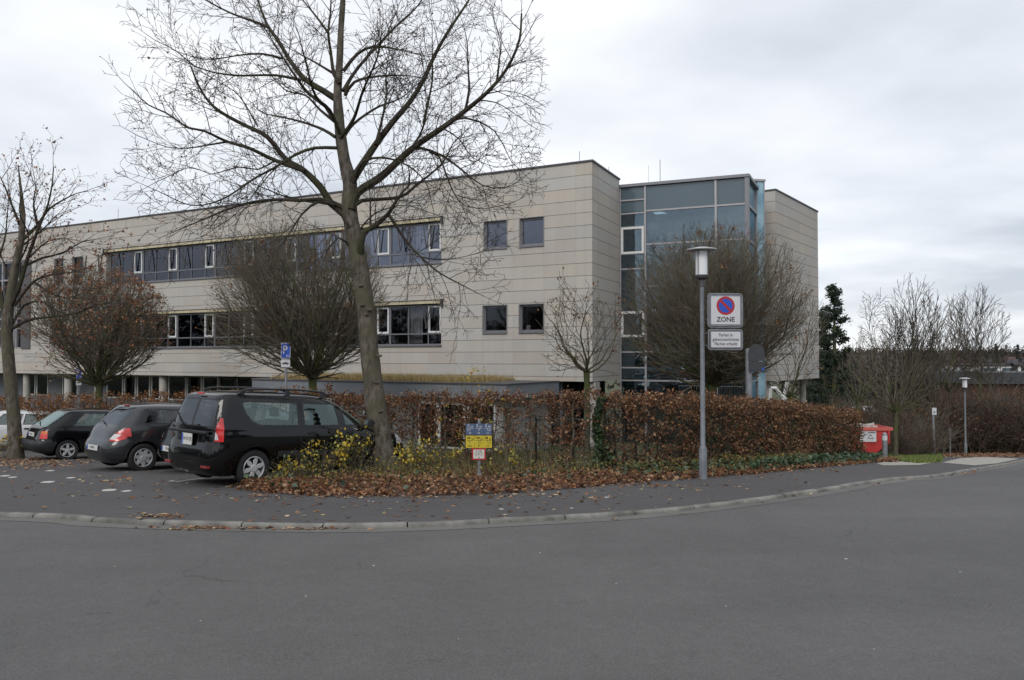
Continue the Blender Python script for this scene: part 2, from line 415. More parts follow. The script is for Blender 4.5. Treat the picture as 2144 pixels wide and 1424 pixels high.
# text as flat mesh
def text_mesh(body, size, sx=1.0, align='CENTER', ext=.001):
    cu = bpy.data.curves.new('txt', 'FONT'); cu.body = body; cu.size = size; cu.align_x = align; cu.align_y = 'CENTER'
    cu.extrude = ext; cu.offset = size * (.018 if size > .1 else .006); cu.resolution_u = 3; cu.space_line = 1.0
    o = bpy.data.objects.new('txt', cu); COL.objects.link(o)
    bpy.context.view_layer.update()
    me = bpy.data.meshes.new_from_object(o.evaluated_get(bpy.context.evaluated_depsgraph_get()))
    bpy.data.objects.remove(o); bpy.data.curves.remove(cu)
    me.transform(Matrix.Diagonal((sx, 1, 1, 1))); me.materials.clear()
    return me
def place_text(name, body, size, mtx, m, parent, sx=1.0, local=False, extra=None):
    me = text_mesh(body, size, sx); me.transform(mtx)
    return link(name, me, m, parent, local)
def frame_mtx(P, right, up):
    right = Vector(right).normalized(); up = Vector(up).normalized(); n = right.cross(up)
    M = Matrix((right, up, n)).transposed().to_4x4(); M.translation = Vector(P); return M

# ---------------------------------------------------------------- foliage helpers
rs = np.random.RandomState(7)
class Segs:
    def __init__(s): s.a = []
    def add(s, p, q, r0, r1): s.a.append((p[0], p[1], p[2], q[0], q[1], q[2], r0, r1))
    def mesh(s, name, n=3):
        A = np.array(s.a, dtype=np.float64); p, q = A[:, :3], A[:, 3:6]; d = q - p
        L = np.linalg.norm(d, axis=1, keepdims=True) + 1e-9; d /= L
        q = q + d * (L * .04)
        ref = np.where(np.abs(d[:, 2:3]) < .9, np.array([[0, 0, 1.]]), np.array([[1., 0, 0]]))
        a = np.cross(d, ref); a /= np.linalg.norm(a, axis=1, keepdims=True); b = np.cross(d, a)
        V = np.zeros((len(A), 2 * n, 3))
        for j in range(n):
            c, sn = math.cos(2 * math.pi * j / n), math.sin(2 * math.pi * j / n); o = a * c + b * sn
            V[:, j] = p + o * A[:, 6:7]; V[:, n + j] = q + o * A[:, 7:8]
        base = (np.arange(len(A)) * 2 * n)[:, None]
        Fc = np.concatenate([base + np.array([[j, (j + 1) % n, n + (j + 1) % n, n + j]]) for j in range(n)], axis=0)
        return npmesh(name, V.reshape(-1, 3), Fc)
def leaves_mesh(name, P, size, pal, flat=0.0, aspect=.62, jit=.25, weights=None, curl=.25):
    """P (n,3): leaf-shaped quads with a fold, each its own colour"""
    P = np.asarray(P, dtype=np.float64); n = len(P)
    d = rs.normal(size=(n, 3)); d[:, 2] *= (1 - flat); d /= np.linalg.norm(d, axis=1, keepdims=True)
    w = rs.normal(size=(n, 3)); w[:, 2] *= (1 - flat); w -= d * (w * d).sum(1, keepdims=True); w /= np.linalg.norm(w, axis=1, keepdims=True)
    nn = np.cross(d, w)
    s = (size * (1 + jit * rs.normal(size=n)).clip(.45, 1.8))[:, None]
    A = P - d * s * .5; C = P + d * s * .5; B = P + w * s * aspect * .5 + nn * s * curl * .5; D = P - w * s * aspect * .5 + nn * s * curl * .5
    V = np.stack([A, B, C, D], axis=1).reshape(-1, 3)
    b = np.arange(n)[:, None] * 4
    Fc = np.concatenate([b + np.array([[0, 1, 2]]), b + np.array([[0, 2, 3]])], axis=0)
    pal = np.array(pal); k = rs.choice(len(pal), n, p=weights); c = pal[k] * (1 + .22 * rs.normal(size=(n, 1))).clip(.5, 1.6)
    return npmesh(name, V, Fc, np.concatenate([c, c], axis=0))
BROWN = [(.25, .135, .078), (.18, .090, .052), (.33, .20, .12), (.11, .062, .040), (.23, .10, .055), (.41, .28, .18)]
OLDLEAF = [(.20, .09, .045), (.13, .06, .035), (.27, .13, .06), (.10, .05, .03), (.33, .18, .08)]
IVY = [(.035, .065, .03), (.05, .09, .035), (.025, .045, .025), (.075, .12, .05), (.10, .14, .09)]
YEL = [(.60, .42, .04), (.68, .50, .08), (.50, .35, .04), (.50, .46, .12), (.34, .32, .08)]
GRASSC = [(.10, .14, .03), (.16, .19, .05), (.20, .17, .07), (.07, .10, .03)]
def vrand(rng): 
    while True:
        v = Vector((rng.uniform(-1, 1), rng.uniform(-1, 1), rng.uniform(-1, 1)))
        if .05 < v.length < 1: return v.normalized()
def grow(S, p, d, L, r, lev, spec, rng, tips=None, inside=None, rmin=.004):
    """one twig with side twigs; spec[lev] = (segment, side spacing, side length ratio, angle, wobble, lift)"""
    seg, sp, ratio, ang, wob, lift = spec[lev]
    n = max(2, int(L / seg)); st = L / n; nxt = sp * rng.uniform(.5, 1.2); trav = 0; sd = rng.uniform(0, 6.28)
    for i in range(n):
        f = i / n
        d = (d + vrand(rng) * wob + Vector((0, 0, lift))).normalized()
        q = p + d * st
        if inside and not inside(q): 
            if tips is not None: tips.append(p.copy())
            return
        r0 = max(rmin, r * (1 - .75 * f)); r1 = max(rmin * .8, r * (1 - .75 * (f + 1 / n)))
        S.add(p, q, r0, r1); p = q; trav += st
        if lev + 1 < len(spec) and f > .08:
            while trav > nxt:
                nxt += sp * rng.uniform(.6, 1.4); sd += 2.4 + rng.uniform(-.5, .5)
                a = ang * rng.uniform(.7, 1.3)
                o = d.orthogonal().normalized(); o.rotate(Matrix.Rotation(sd, 3, d))
                cd = (d * math.cos(a) + o * math.sin(a)).normalized()
                cl = L * ratio * (1 - .55 * f) * rng.uniform(.6, 1.25)
                grow(S, p, cd, cl, r1 * .7, lev + 1, spec, rng, tips, inside, rmin)
    if tips is not None: tips.append(p.copy())
def smooth_poly(pts, step):
    """Catmull-Rom through Vectors, resampled"""
    P = [Vector(p) for p in pts]; P = [P[0] * 2 - P[1]] + P + [P[-1] * 2 - P[-2]]; out = []
    for i in range(1, len(P) - 2):
        a, b, c, d = P[i - 1:i + 3]; n = max(1, int((c - b).length / step))
        for k in range(n):
            t = k / n
            out.append(.5 * ((2 * b) + (c - a) * t + (2 * a - 5 * b + 4 * c - d) * t * t + (3 * b - a - 3 * c + d) * t ** 3))
    out.append(P[-2].copy()); return out

# ================================================================ GROUND
def curve2(pts, n):             # smooth 2-D curve resampled to n+1 points
    c = smooth_poly([Vector((p[0], p[1], 0)) for p in pts], .2)
    d = [0]
    for a, b in zip(c, c[1:]): d.append(d[-1] + (b - a).length)
    out = []; j = 0
    for k in range(n + 1):
        s = d[-1] * k / n
        while j < len(c) - 2 and d[j + 1] < s: j += 1
        f = (s - d[j]) / max(1e-6, d[j + 1] - d[j]); q = c[j].lerp(c[j + 1], min(1, max(0, f))); out.append((q.x, q.y))
    return out
KP = [G(0, 1075), G(200, 1086), G(400, 1094), G(700, 1098), G(900, 1095), G(1100, 1085), G(1300, 1073), G(1500, 1054), G(1700, 1027), G(1850, 1003)]
KPTS = [(-34, 17.5), (-24, 13.6), (-15, 11.0)] + [(p.x, p.y) for p in KP] + [(9.6, 16.6), (18.4, 27.6), (28, 40), (38, 53), (50, 70)]
KERB = curve2(KPTS, 420)
def kerb_side(x, y):            # signed distance: positive on the pavement side
    best = 1e9; s = 1
    for i in range(0, len(KERB) - 1, 3):
        a = KERB[i]; b = KERB[min(i + 3, len(KERB) - 1)]
        ex, ey = b[0] - a[0], b[1] - a[1]; l2 = ex * ex + ey * ey + 1e-9
        t = max(0, min(1, ((x - a[0]) * ex + (y - a[1]) * ey) / l2)); dx, dy = x - a[0] - ex * t, y - a[1] - ey * t
        d = dx * dx + dy * dy
        if d < best: best = d; s = 1 if ex * dy - ey * dx > 0 else -1
    return s * math.sqrt(best)
def loft_sheet(A, B, rows, zoff, m, name, mound=0, bias=1.0, lab=None, edge=0):
    V = []; n = len(A)
    for k in range(rows + 1):
        f = (k / rows) ** bias
        for i in range(n):
            x = A[i][0] * (1 - f) + B[i][0] * f; y = A[i][1] * (1 - f) + B[i][1] * f
            V.append((x, y, gz(x, y) + zoff + mound * math.sin(math.pi * min(1, f * 1.0)) ** .5 if mound else gz(x, y) + zoff))
    Fc = [(k * n + i, k * n + i + 1, (k + 1) * n + i + 1, (k + 1) * n + i) for k in range(rows) for i in range(n - 1)]
    me = npmesh(name, V, Fc); o = link(name, me, m); me.shade_smooth(); return struct(o, lab)
def build_ground():
    # terrain: fine near, coarse far, one sheet to the horizon
    def axis(lo, hi, near, s0, g):
        a = [0.0]; s = s0
        while a[-1] < hi:
            a.append(a[-1] + s); s = s if a[-1] < near else s * g
        b = [0.0]; s = s0
        while b[-1] > lo:
            b.append(b[-1] - s); s = s if b[-1] > -near else s * g
        return sorted(set(b + a))
    xs = axis(-1500, 1500, 34, .9, 1.13); ys = axis(-60, 1700, 60, .9, 1.09)
    V = []
    for y in ys:
        for x in xs:
            z = gz(x, y)
            if -36 < x < 52 and y < 62:
                s = kerb_side(x, y); z -= .03 if s > 1.2 else .22
            elif y < 62 and y < 20: z -= .22
            else: z -= .03
            V.append((x, y, z))
    n = len(xs); Fc = [(k * n + i, k * n + i + 1, (k + 1) * n + i + 1, (k + 1) * n + i) for k in range(len(ys) - 1) for i in range(n - 1)]
    me = npmesh('ground', V, Fc); o = link('ground', me, M_turf); me.shade_smooth(); struct(o)
    # road: from the gutter outwards
    nrm = []
    for i in range(len(KERB)):
        a = KERB[max(0, i - 1)]; b = KERB[min(len(KERB) - 1, i + 1)]; e = Vector((b[0] - a[0], b[1] - a[1])).normalized(); nrm.append((e.y, -e.x))
    off = lambda d: [(KERB[i][0] + nrm[i][0] * d, KERB[i][1] + nrm[i][1] * d) for i in range(len(KERB))]
    far = curve2([(-50, -26), (-20, -26), (0, -26), (12, -20), (24, -6), (34, 12), (46, 30), (58, 48), (72, 66)], 420)
    loft_sheet(off(.05), off(.30), 2, -.038, M_gutter, 'gutter')
    loft_sheet(off(.27), far, 60, -.042, M_road, 'road', bias=1.5)
    back = curve2([(-46, 44), (-34, 39), (-21, 31), (-10, 24), (-3.5, 19), (-1, 17.4), (3.3, 16.2), (6.5, 19.4), (11.2, 24.8), (14, 29), (21, 40), (31, 54), (44, 74)], 420)
    loft_sheet(off(-.06), back, 40, 0, M_lot, 'pavement')
    # kerb stones, one metre each with open joints
    mb = MB(); i = 0; acc = 0
    prof = [(-.05, -.12), (-.05, .0), (-.038, .007), (.02, .007), (.040, .0), (.052, -.016), (.058, -.12)]
    seg = []; L = [0]
    for a, b in zip(KERB, KERB[1:]): L.append(L[-1] + math.hypot(b[0] - a[0], b[1] - a[1]))
    def kp(s):
        j = int(np.searchsorted(L, s)) ; j = max(1, min(len(L) - 1, j)); f = (s - L[j - 1]) / (L[j] - L[j - 1])
        x = KERB[j - 1][0] * (1 - f) + KERB[j][0] * f; y = KERB[j - 1][1] * (1 - f) + KERB[j][1] * f
        nx = nrm[j - 1][0] * (1 - f) + nrm[j][0] * f; ny = nrm[j - 1][1] * (1 - f) + nrm[j][1] * f
        return x, y, nx, ny
    s = 0; rr = random.Random(3)
    while s < L[-1] - 1:
        dz = rr.uniform(-.006, .006); rings = []
        for q in (s + .006, s + .34, s + .67, s + .988):
            x, y, nx, ny = kp(q); rings.append([(x + nx * o_, y + ny * o_, gz(x, y) + h + dz) for o_, h in prof])
        b0 = len(mb.v); k = len(prof)
        for r_ in rings: mb.v += r_
        for a in range(3):
            for b in range(k - 1):
                mb.f.append((b0 + a * k + b, b0 + a * k + b + 1, b0 + (a + 1) * k + b + 1, b0 + (a + 1) * k + b)); mb.m.append(0); mb.uv.append([(0, 0)] * 4)
        for a in (0, 3): mb.f.append(tuple(b0 + a * k + b for b in range(k))); mb.m.append(0); mb.uv.append([(0, 0)] * k)
        s += 1.0
    struct(mb.build('kerb', M_kerb, smooth=True))
build_ground()

# planting bed between pavement and hedge
BEDF = [G(505, 1020), G(560, 1030), G(700, 1037), G(900, 1036), G(1100, 1029), G(1300, 1012), G(1480, 1000), G(1640, 986), G(1760, 975), G(1830, 969)]
BEDF = curve2([(p.x, p.y) for p in BEDF], 120)
BEDB = curve2([(BEDF[0][0] + .1, BEDF[0][1] + .2), (-3.55, 14.2), (-2.2, 16.4), (-1.4, 17.6), (1.0, 17.2), (3.6, 16.4), (6.0, 18.9), (9.0, 22.6), (12.6, 26.2)], 120)
def bedp(u, v):
    u = max(0, min(1, u)) * 119.999; i = int(u); f = u - i
    a = (BEDF[i][0] * (1 - f) + BEDF[i + 1][0] * f, BEDF[i][1] * (1 - f) + BEDF[i + 1][1] * f)
    b = (BEDB[i][0] * (1 - f) + BEDB[i + 1][0] * f, BEDB[i][1] * (1 - f) + BEDB[i + 1][1] * f)
    x, y = a[0] * (1 - v) + b[0] * v, a[1] * (1 - v) + b[1] * v
    return x, y, gz(x, y) + .02 + .045 * min(1, v * 5)
def build_bed():
    V = []; rows = 14
    for k in range(rows + 1):
        for i in range(121):
            x, y, z = bedp(i / 120, k / rows); V.append((x, y, z - (.05 if k == 0 else 0)))
    Fc = [(k * 121 + i, k * 121 + i + 1, (k + 1) * 121 + i + 1, (k + 1) * 121 + i) for k in range(rows) for i in range(120)]
    me = npmesh('planting_bed', V, Fc); o = link('planting_bed', me, M_bedsoil); me.shade_smooth(); struct(o)
    rng = random.Random(11); P = []
    for _ in range(19000):      # leaf litter
        u = rng.random(); v = rng.random() ** 1.25 * 1.0
        v = v - .05 * rng.random()
        x, y, z = bedp(u * .97, max(v, -.0)); 
        if v < 0.02:
            x += rng.gauss(0, .05); y += -abs(rng.gauss(0, .10)); z = gz(x, y) + .012
        px = 1072 + F * x / y
        if px > 1330 and rng.random() < .55: continue
        if 1180 < px < 1330 and v > .5 and rng.random() < .5: continue
        P.append((x, y, z + rng.uniform(.0, .055)))
    o = link('leaf_litter', leaves_mesh('leaf_litter', P, .078, BROWN + OLDLEAF, flat=.55, curl=.5, aspect=.75), M_leaf)
    tag(o, 'drift of fallen brown leaves covering the planting bed', 'fallen leaves', kind='stuff')
    P = []
    for _ in range(4200):       # ivy and low green along the foot of the hedge
        px = rng.uniform(1090, 1835); 
        u0 = rng.random(); v = rng.random()
        x, y, z = bedp(u0, v); px = 1072 + F * x / y
        w = .15 if px < 1050 else (.45 if px < 1330 else 1.0)
        if px < 700: w = .2
        c = .5 + .5 * math.sin(x * 3.1 + math.sin(y * 2.3) * 2)
        if rng.random() > w * (.35 + .65 * c): continue
        P.append((x, y, z + rng.uniform(.02, .20) * (1 if px > 1300 else .6)))
    P2 = []
    for _ in range(5200):
        u0 = rng.uniform(.56, 1.0); v = rng.random() ** .8
        x, y, z = bedp(u0, v)
        c = .5 + .5 * math.sin(x * 2.1 + math.sin(y * 1.7) * 2)
        if rng.random() > .4 + .6 * c: continue
        P2.append((x, y, z + rng.uniform(.01, .16) * min(1, v * 3 + .1)))
    o = link('ivy', leaves_mesh('ivy', P + P2, .085, IVY, flat=.5, aspect=.9), M_green)
    tag(o, 'dark green ivy creeping along the foot of the hedge', 'ivy', kind='stuff')
    P = []
    for _ in range(9000):
        u0 = rng.uniform(.03, .72); v = .16 + .84 * rng.random(); x, y, z = bedp(u0, v)
        c = .5 + .5 * math.sin(x * 2.7 + math.sin(y * 3.1) * 2)
        if rng.random() > .25 + .75 * c: continue
        P.append((x, y, z + rng.uniform(.02, .30) * (.4 + .6 * c)))
    o = link('ground_herbs', leaves_mesh('ground_herbs', P, .05, [(.09, .11, .04), (.16, .16, .05), (.24, .20, .06), (.14, .09, .05), (.10, .06, .035), (.36, .28, .06)], aspect=.5), M_green)
    tag(o, 'low mixed green, yellow and brown weeds in the planting bed', 'weeds', kind='stuff')
    # grassy herbs round the utility sign and trunk
    S = []; cols = []; 
    for _ in range(9500):
        px = rng.choice([rng.gauss(905, 60), rng.gauss(1060, 50), rng.gauss(950, 90), rng.uniform(620, 1260), rng.gauss(740, 60)])
        py = rng.uniform(965, 1006) if rng.random() < .3 else rng.uniform(935, 982)
        g = G(px, max(py, 968)); x, y = g.x, g.y + max(0, (968 - py)) * .05
        S.append((x, y, gz(x, y) + .08))
    S = np.array(S); n = len(S); h = rs.uniform(.10, .50, n) * rs.uniform(.5, 1, n)
    d = rs.normal(size=(n, 3)) * .40; d[:, 2] = 1; d /= np.linalg.norm(d, axis=1, keepdims=True)
    side = rs.normal(size=(n, 3)); side[:, 2] = 0; side /= np.linalg.norm(side, axis=1, keepdims=True); side *= .006
    T = S + d * h[:, None] + rs.normal(size=(n, 3)) * .04
    V = np.stack([S - side, S + side, T], axis=1).reshape(-1, 3); Fc = np.arange(n)[:, None] * 3 + np.array([[0, 1, 2]])
    pal = np.array(GRASSC + [(.22, .15, .07), (.27, .20, .10), (.16, .09, .05), (.12, .07, .04), (.20, .12, .06), (.14, .16, .06)]); 
    o = link('tall_grass', npmesh('tall_grass', V, Fc, pal[rs.choice(len(pal), n)]), M_green)
    tag(o, 'rough green and straw coloured grass round the utility sign', 'grass', kind='stuff')
build_bed()

def scattered_leaves():
    rng = random.Random(5); P = []
    for _ in range(520):
        k = rng.random()
        if k < .55: px, py = rng.uniform(520, 1700), rng.uniform(0, 1); g0 = G(px, 1036 if px < 1000 else 1036 - (px - 1000) * .072); g1 = G(px, 1092 if px < 1100 else 1090 - (px - 1100) * .095); f = rng.random() ** 1.5; x, y = g0.x + (g1.x - g0.x) * f, g0.y + (g1.y - g0.y) * f
        elif k < .86: g = G(rng.uniform(0, 640), rng.triangular(962, 1080, 1000)); x, y = g.x, g.y
        else: s = rng.randrange(130, 300); x, y = KERB[s][0] + rng.gauss(0, .07), KERB[s][1] - .22 + rng.gauss(0, .08)
        z = gz(x, y) + .008
        if k >= .86: z -= .030
        P.append((x, y, z))
    for cx, cy, nn, sx, sy in ((330, 1082, 60, 26, 3), (85, 968, 420, 60, 4), (60, 975, 250, 50, 5), (530, 1016, 150, 26, 5), (20, 962, 420, 40, 5), (260, 1009, 50, 60, 4), (430, 1100, 90, 50, 1.5), (640, 1101, 40, 50, 1), (820, 1040, 200, 250, 3), (1250, 1018, 120, 120, 2), (1660, 986, 60, 70, 1.5)):
        for _ in range(nn):
            g = G(rng.gauss(cx, sx), max(958, rng.gauss(cy, sy)))
            P.append((g.x, g.y, g.z + (.012 if cy < 1099 else -.028)))
    V = leaves_mesh('fallen_leaves', P, .075, BROWN + [(.45, .36, .22)], flat=.93, curl=.12, aspect=.75)
    tag(link('fallen_leaves', V, M_leaf), 'scattered brown leaves lying on the asphalt and in the gutter', 'fallen leaves', kind='stuff')
    # round white blots on the asphalt
    mb = MB(); rng = random.Random(8)
    for px, py, r in ((10, 997, .11), (27, 1000, .08), (104, 986, .10), (99, 1010, .12), (149, 1001, .08), (228, 1027, .12), (265, 1029, .08), (360, 1008, .05), (1164, 1036, .04), (1270, 1042, .035), (1197, 1065, .03), (782, 1178, .013), (1771, 1163, .016), (640, 1241, .010), (1290, 1215, .008), (960, 1330, .007), (420, 1290, .008), (1520, 1260, .008), (1130, 1150, .010), (2010, 1190, .012), (240, 1180, .010), (1830, 1350, .007), (1050, 1067, .035), (770, 1050, .03), (782, 1052, .025)):
        g = G(px, py)
        if py > 1110: g = Vector((g.x, g.y, g.z - .040))
        pts = [(g.x + r * math.cos(a * .5236) * rng.uniform(.8, 1.1), g.y + r * math.sin(a * .5236) * rng.uniform(.8, 1.1)) for a in range(12)]
        mb.face([(x, y, g.z + .005) for x, y in pts])
    struct(mb.build('white_spots', mat('white_spot', (.50, .50, .46), .8, var=.25, vscale=9)))
    # bay lines
    mb = MB()
    for (a, b, c, d) in ((560, 986, 655, 974), (365, 1010, 432, 1001), (255, 973, 375, 960), (130, 966, 205, 957)):
        p, q = G(a, b), G(c, d); e = (q - p).normalized(); n_ = Vector((-e.y, e.x, 0)) * .045; K = 14
        for k in range(K):
            s0, s1 = p.lerp(q, k / K), p.lerp(q, (k + 1) / K)
            w = lambda s: (s.x, s.y, gz(s.x, s.y) + .005)
            mb.face([w(s0 - n_), w(s1 - n_), w(s1 + n_), w(s0 + n_)])
    struct(mb.build('bay_lines', mat('worn_white_line', (.5, .5, .48), .8, col2=(.16, .16, .16), vscale=22)))
scattered_leaves()

# ================================================================ OFFICE BUILDING
ZB, ZR = .80, at(1240, 338, 30).z           # underside and top of the stone box
CORNER = at(1240, 560, 30)
U1 = Vector((-.8915, .453)); U2 = Vector((.431, .902))
BASE = -1.95
PL1 = Plane(CORNER, U1); PL1.n = Vector((-.453, -.8915, 0))       # long front, t runs away to the left
PL2 = Plane(CORNER, U2); PL2.n = Vector((.902, -.431, 0))
def tpos(px, pl, py=560):        # distance along a facade at which a line of sight meets it
    d = ray(px, py); a, b = d.x, d.y
    # O + u t = s (a,b)
    det = pl.u.x * (-b) - pl.u.y * (-a)
    return (-pl.O.x * (-b) + pl.O.y * (-a)) / det
def zpos(px, py, pl, t):
    P = pl.P(t, 0); return at(px, py, P.y).z
def wall_grid(mb, pl, t0, t1, z0, z1, holes, thick=.30, ztop=None, mi=0):
    ztop = ztop if ztop is not None else z1
    ts = sorted(set([t0, t1] + [h[0] for h in holes] + [h[1] for h in holes])); zs = sorted(set([z0, z1] + [h[2] for h in holes] + [h[3] for h in holes]))
    ts = [t for t in ts if t0 <= t <= t1]; zs = [z for z in zs if z0 <= z <= z1]
    inh = lambda t, z: any(h[0] < t < h[1] and h[2] < z < h[3] for h in holes)
    for i in range(len(ts) - 1):
        for j in range(len(zs) - 1):
            if inh((ts[i] + ts[i + 1]) / 2, (zs[j] + zs[j + 1]) / 2): continue
            q = [(ts[i], zs[j]), (ts[i + 1], zs[j]), (ts[i + 1], zs[j + 1]), (ts[i], zs[j + 1])]
            mb.face([pl.P(a, b, 0) for a, b in q], mi, [(a + .0001, b - ztop + 40 * .498) for a, b in q])
            mb.face([pl.P(a, b, -thick) for a, b in q], mi, [(a + .0001, b - ztop + 40 * .498) for a, b in q])
    for h in holes:              # reveals
        a, b, c, d = h[:4]
        for (p, q) in (((a, c), (b, c)), ((b, c), (b, d)), ((b, d), (a, d)), ((a, d), (a, c))):
            mb.face([pl.P(*p, 0), pl.P(*q, 0), pl.P(*q, -thick), pl.P(*p, -thick)], mi, [(.3, 20.1)] * 4)
FL = .8                                      # the first upper floor is level with the underside
def zf(py, px, t): return zpos(px, py, PL1, t)
UP0, UP1 = 5.87, 7.84                         # ribbon window heights, top storey
LO0, LO1 = 2.29, 4.25
TR, TL = tpos(924, PL1), tpos(222, PL1)
LEN1 = 54.0
def office():
    root = thing('office_building', (CORNER.x, CORNER.y, BASE), 'long three storey office building clad in pale stone panels with two ribbon windows', 'building')
    sq = []
    for (a, b, z0, z1) in ((1138, 1089, 6.30, 7.44), (1061, 1014, 6.30, 7.44), (1138, 1088, 2.78, 3.90), (1061, 1012, 2.78, 3.90)):
        sq.append((tpos(a, PL1), tpos(b, PL1), z0, z1))
    small = [(tpos(173, PL1), tpos(150, PL1), 6.0, 7.6), (tpos(133, PL1), tpos(113, PL1), 6.0, 7.6), (tpos(133, PL1), tpos(110, PL1), 2.4, 4.0)]
    bay = (tpos(66, PL1), tpos(0, PL1) + 5.0, 2.29, 7.7)
    ribs = [(TR, TL, UP0, UP1), (TR, TL, LO0, LO1)]
    mb = MB(); wall_grid(mb, PL1, 0, LEN1, ZB, ZR, sq + small + [bay] + ribs)
    wall_grid(mb, PL2, 0, 3.52, ZB, ZR, [])
    mb.build('stone_wall', M_stone, root, recalc=False)
    # body behind the skin: roof, underside, inner floors and back wall
    c = MB(); D = 12.0
    c.face([PL1.P(.2, ZR - .12, -.2), PL1.P(LEN1, ZR - .12, -.2), PL1.P(LEN1, ZR - .12, -D), PL1.P(.8, ZR - .12, -D)])
    c.build('roof', M_plastic, root)
    c = MB(); c.pbox(PL1, .32, LEN1, ZB - .02, ZB + .14, -D, -.31); c.build('underside', mat('soffit', (.22, .22, .22), .8), root)
    c = MB()
    c.pbox(PL1, -.05, LEN1, ZR, ZR + .07, -.34, .045); c.pbox(PL2, .05, 3.55, ZR + .002, ZR + .072, -.34, .045)
    c.build('roof_coping', M_coping, root)
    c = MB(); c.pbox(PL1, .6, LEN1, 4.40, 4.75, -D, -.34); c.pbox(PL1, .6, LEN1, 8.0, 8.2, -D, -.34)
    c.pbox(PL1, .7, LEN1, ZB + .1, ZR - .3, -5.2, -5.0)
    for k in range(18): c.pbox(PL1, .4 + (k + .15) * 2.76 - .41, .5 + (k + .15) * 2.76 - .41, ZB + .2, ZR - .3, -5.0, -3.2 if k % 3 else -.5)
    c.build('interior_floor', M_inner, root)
    # square windows
    for (a, b, z0, z1) in sq:
        f = MB(); w = .07
        for q in ((a, a + w, z0, z1), (b - w, b, z0, z1), (a + w, b - w, z0, z0 + .10), (a + w, b - w, z1 - w, z1)): f.pbox(PL1, *q, -.22, -.10)
        f.pbox(PL1, a - .03, b + .03, z0 - .05, z0 - .002, -.24, .05); f.pbox(PL1, a - .03, b + .03, z1 + .002, z1 + .03, -.24, .025)
        f.pbox(PL1, a - .03, a - .002, z0, z1, -.24, .025); f.pbox(PL1, b + .002, b + .03, z0, z1, -.24, .025)
        fo = f.build('window', M_alu, root)
        g = MB(); g.pbox(PL1, a + w + .002, b - w - .002, z0 + .102, z1 - w - .002, -.17, -.155)
        g.build('pane', M_win_up if z0 > 5 else M_win_low, fo)
    c = MB(); a = sq[2]; c.pbox(PL1, a[1] - .35, a[1] - .18, 2.88, 3.08, -.30, -.26); c.build('paper_notice', M_curtain, root)
    for (a, b, z0, z1) in small:
        f = MB(); w = .06
        for q in ((a, a + w, z0, z1), (b - w, b, z0, z1), (a + w, b - w, z0, z0 + .08), (a + w, b - w, z1 - w, z1)): f.pbox(PL1, *q, -.22, -.10)
        fo = f.build('window', M_alu, root); g = MB(); g.pbox(PL1, a + w, b - w, z0 + .08, z1 - w, -.17, -.155); g.build('pane', M_win_low, fo)
    # tall glazed bay at the far left
    f = MB(); a, b, z0, z1 = bay
    for t in (a, a + .25, a + 1.5, a + 1.7, a + 3.0, a + 4.4, a + 5.8, a + 7.2, b - .1): f.pbox(PL1, t, t + .12, z0, z1, -.25, -.05)
    for z in (z0, z0 + 1.2, 4.1, 4.7, z1 - 1.2, z1 - .1): f.pbox(PL1, a, b, z, z + .1, -.24, -.07)
    fo = f.build('glazed_bay', M_alulight, root); g = MB(); g.pbox(PL1, a + .1, b - .1, z0 + .1, z1 - .1, -.19, -.17); g.build('pane', M_win_low, fo)
    f = MB(); f.pbox(PL1, a - .01, a + .9, z0, z1, -.06, .06); f.build('bay_shutter', mat('brown_grey_panel', (.10, .095, .10), .6), root)
    # ribbon windows: module = narrow white casement + two fixed panes above a low transom
    MOD = 2.757; rng = random.Random(2)
    for (T0, T1, z0, z1), up in ((ribs[0], True), (ribs[1], False)):
        k = 0; zt = z0 + .50; zh = z1 - .20; G_ = M_win_up if up else M_win_low
        while T0 + k * MOD < T1 - .3:
            s0 = T0 + .02 + k * MOD; s1 = min(T0 + .02 + (k + 1) * MOD, T1 - .02)
            f = MB()
            cs = s0 + .70; mid = (cs + s1) / 2
            for t, w in ((s0, .05), (cs, .05), (s1 - .05, .05), (mid, .04)):
                if t + w <= s1: f.pbox(PL1, t, t + w, z0 + .06, zh, -.20, -.12)
            f.pbox(PL1, s0, s1, z0, z0 + .06, -.21, -.11); f.pbox(PL1, s0, s1, zt - .03, zt + .03, -.22, -.10); f.pbox(PL1, s0, s1, zh - .05, zh, -.22, -.11)
            fo = f.build('window', M_alu, root)
            g = MB(); g.pbox(PL1, s0 + .05, s1 - .05, z0 + .06, zt - .03, -.165, -.155)
            g.pbox(PL1, cs + .05, s1 - .05, zt + .03, zh - .05, -.165, -.155); g.pbox(PL1, s0 + .13, cs - .08, zt + .12, zh - .12, -.150, -.140)
            g.build('pane', G_, fo)
            c = MB(); a, b, e, h = s0 + .055, cs - .005, zt + .035, zh - .055
            for q in ((a, a + .07, e, h), (b - .07, b, e, h), (a + .07, b - .07, e, e + .08), (a + .07, b - .07, h - .06, h)): c.pbox(PL1, *q, -.16, -.085)
            c.build('casement', M_white, fo)
            # curtains and things inside
            c = MB(); n = 0
            for _ in range(rng.choice([1, 1, 2, 2]) if not up else rng.choice([2, 2, 3])):
                t = rng.uniform(cs, s1 - .6); w = rng.uniform(.25, .75)
                for q in range(int(w / .09)):
                    c.pbox(PL1, t + q * .09, t + q * .09 + .085, z0 + .1, zh, -.46 - (.04 if q % 2 else 0), -.44 - (.04 if q % 2 else 0)); n += 1
            if n: c.build('curtain', M_curtain, root)
            k += 1
        # awning box and its arms
        c = MB(); c.pbox(PL1, T0 - .02, T1 + .02, z1 - .16, z1 - .03, -.10, .10); ab = c.build('awning', M_awn, root)
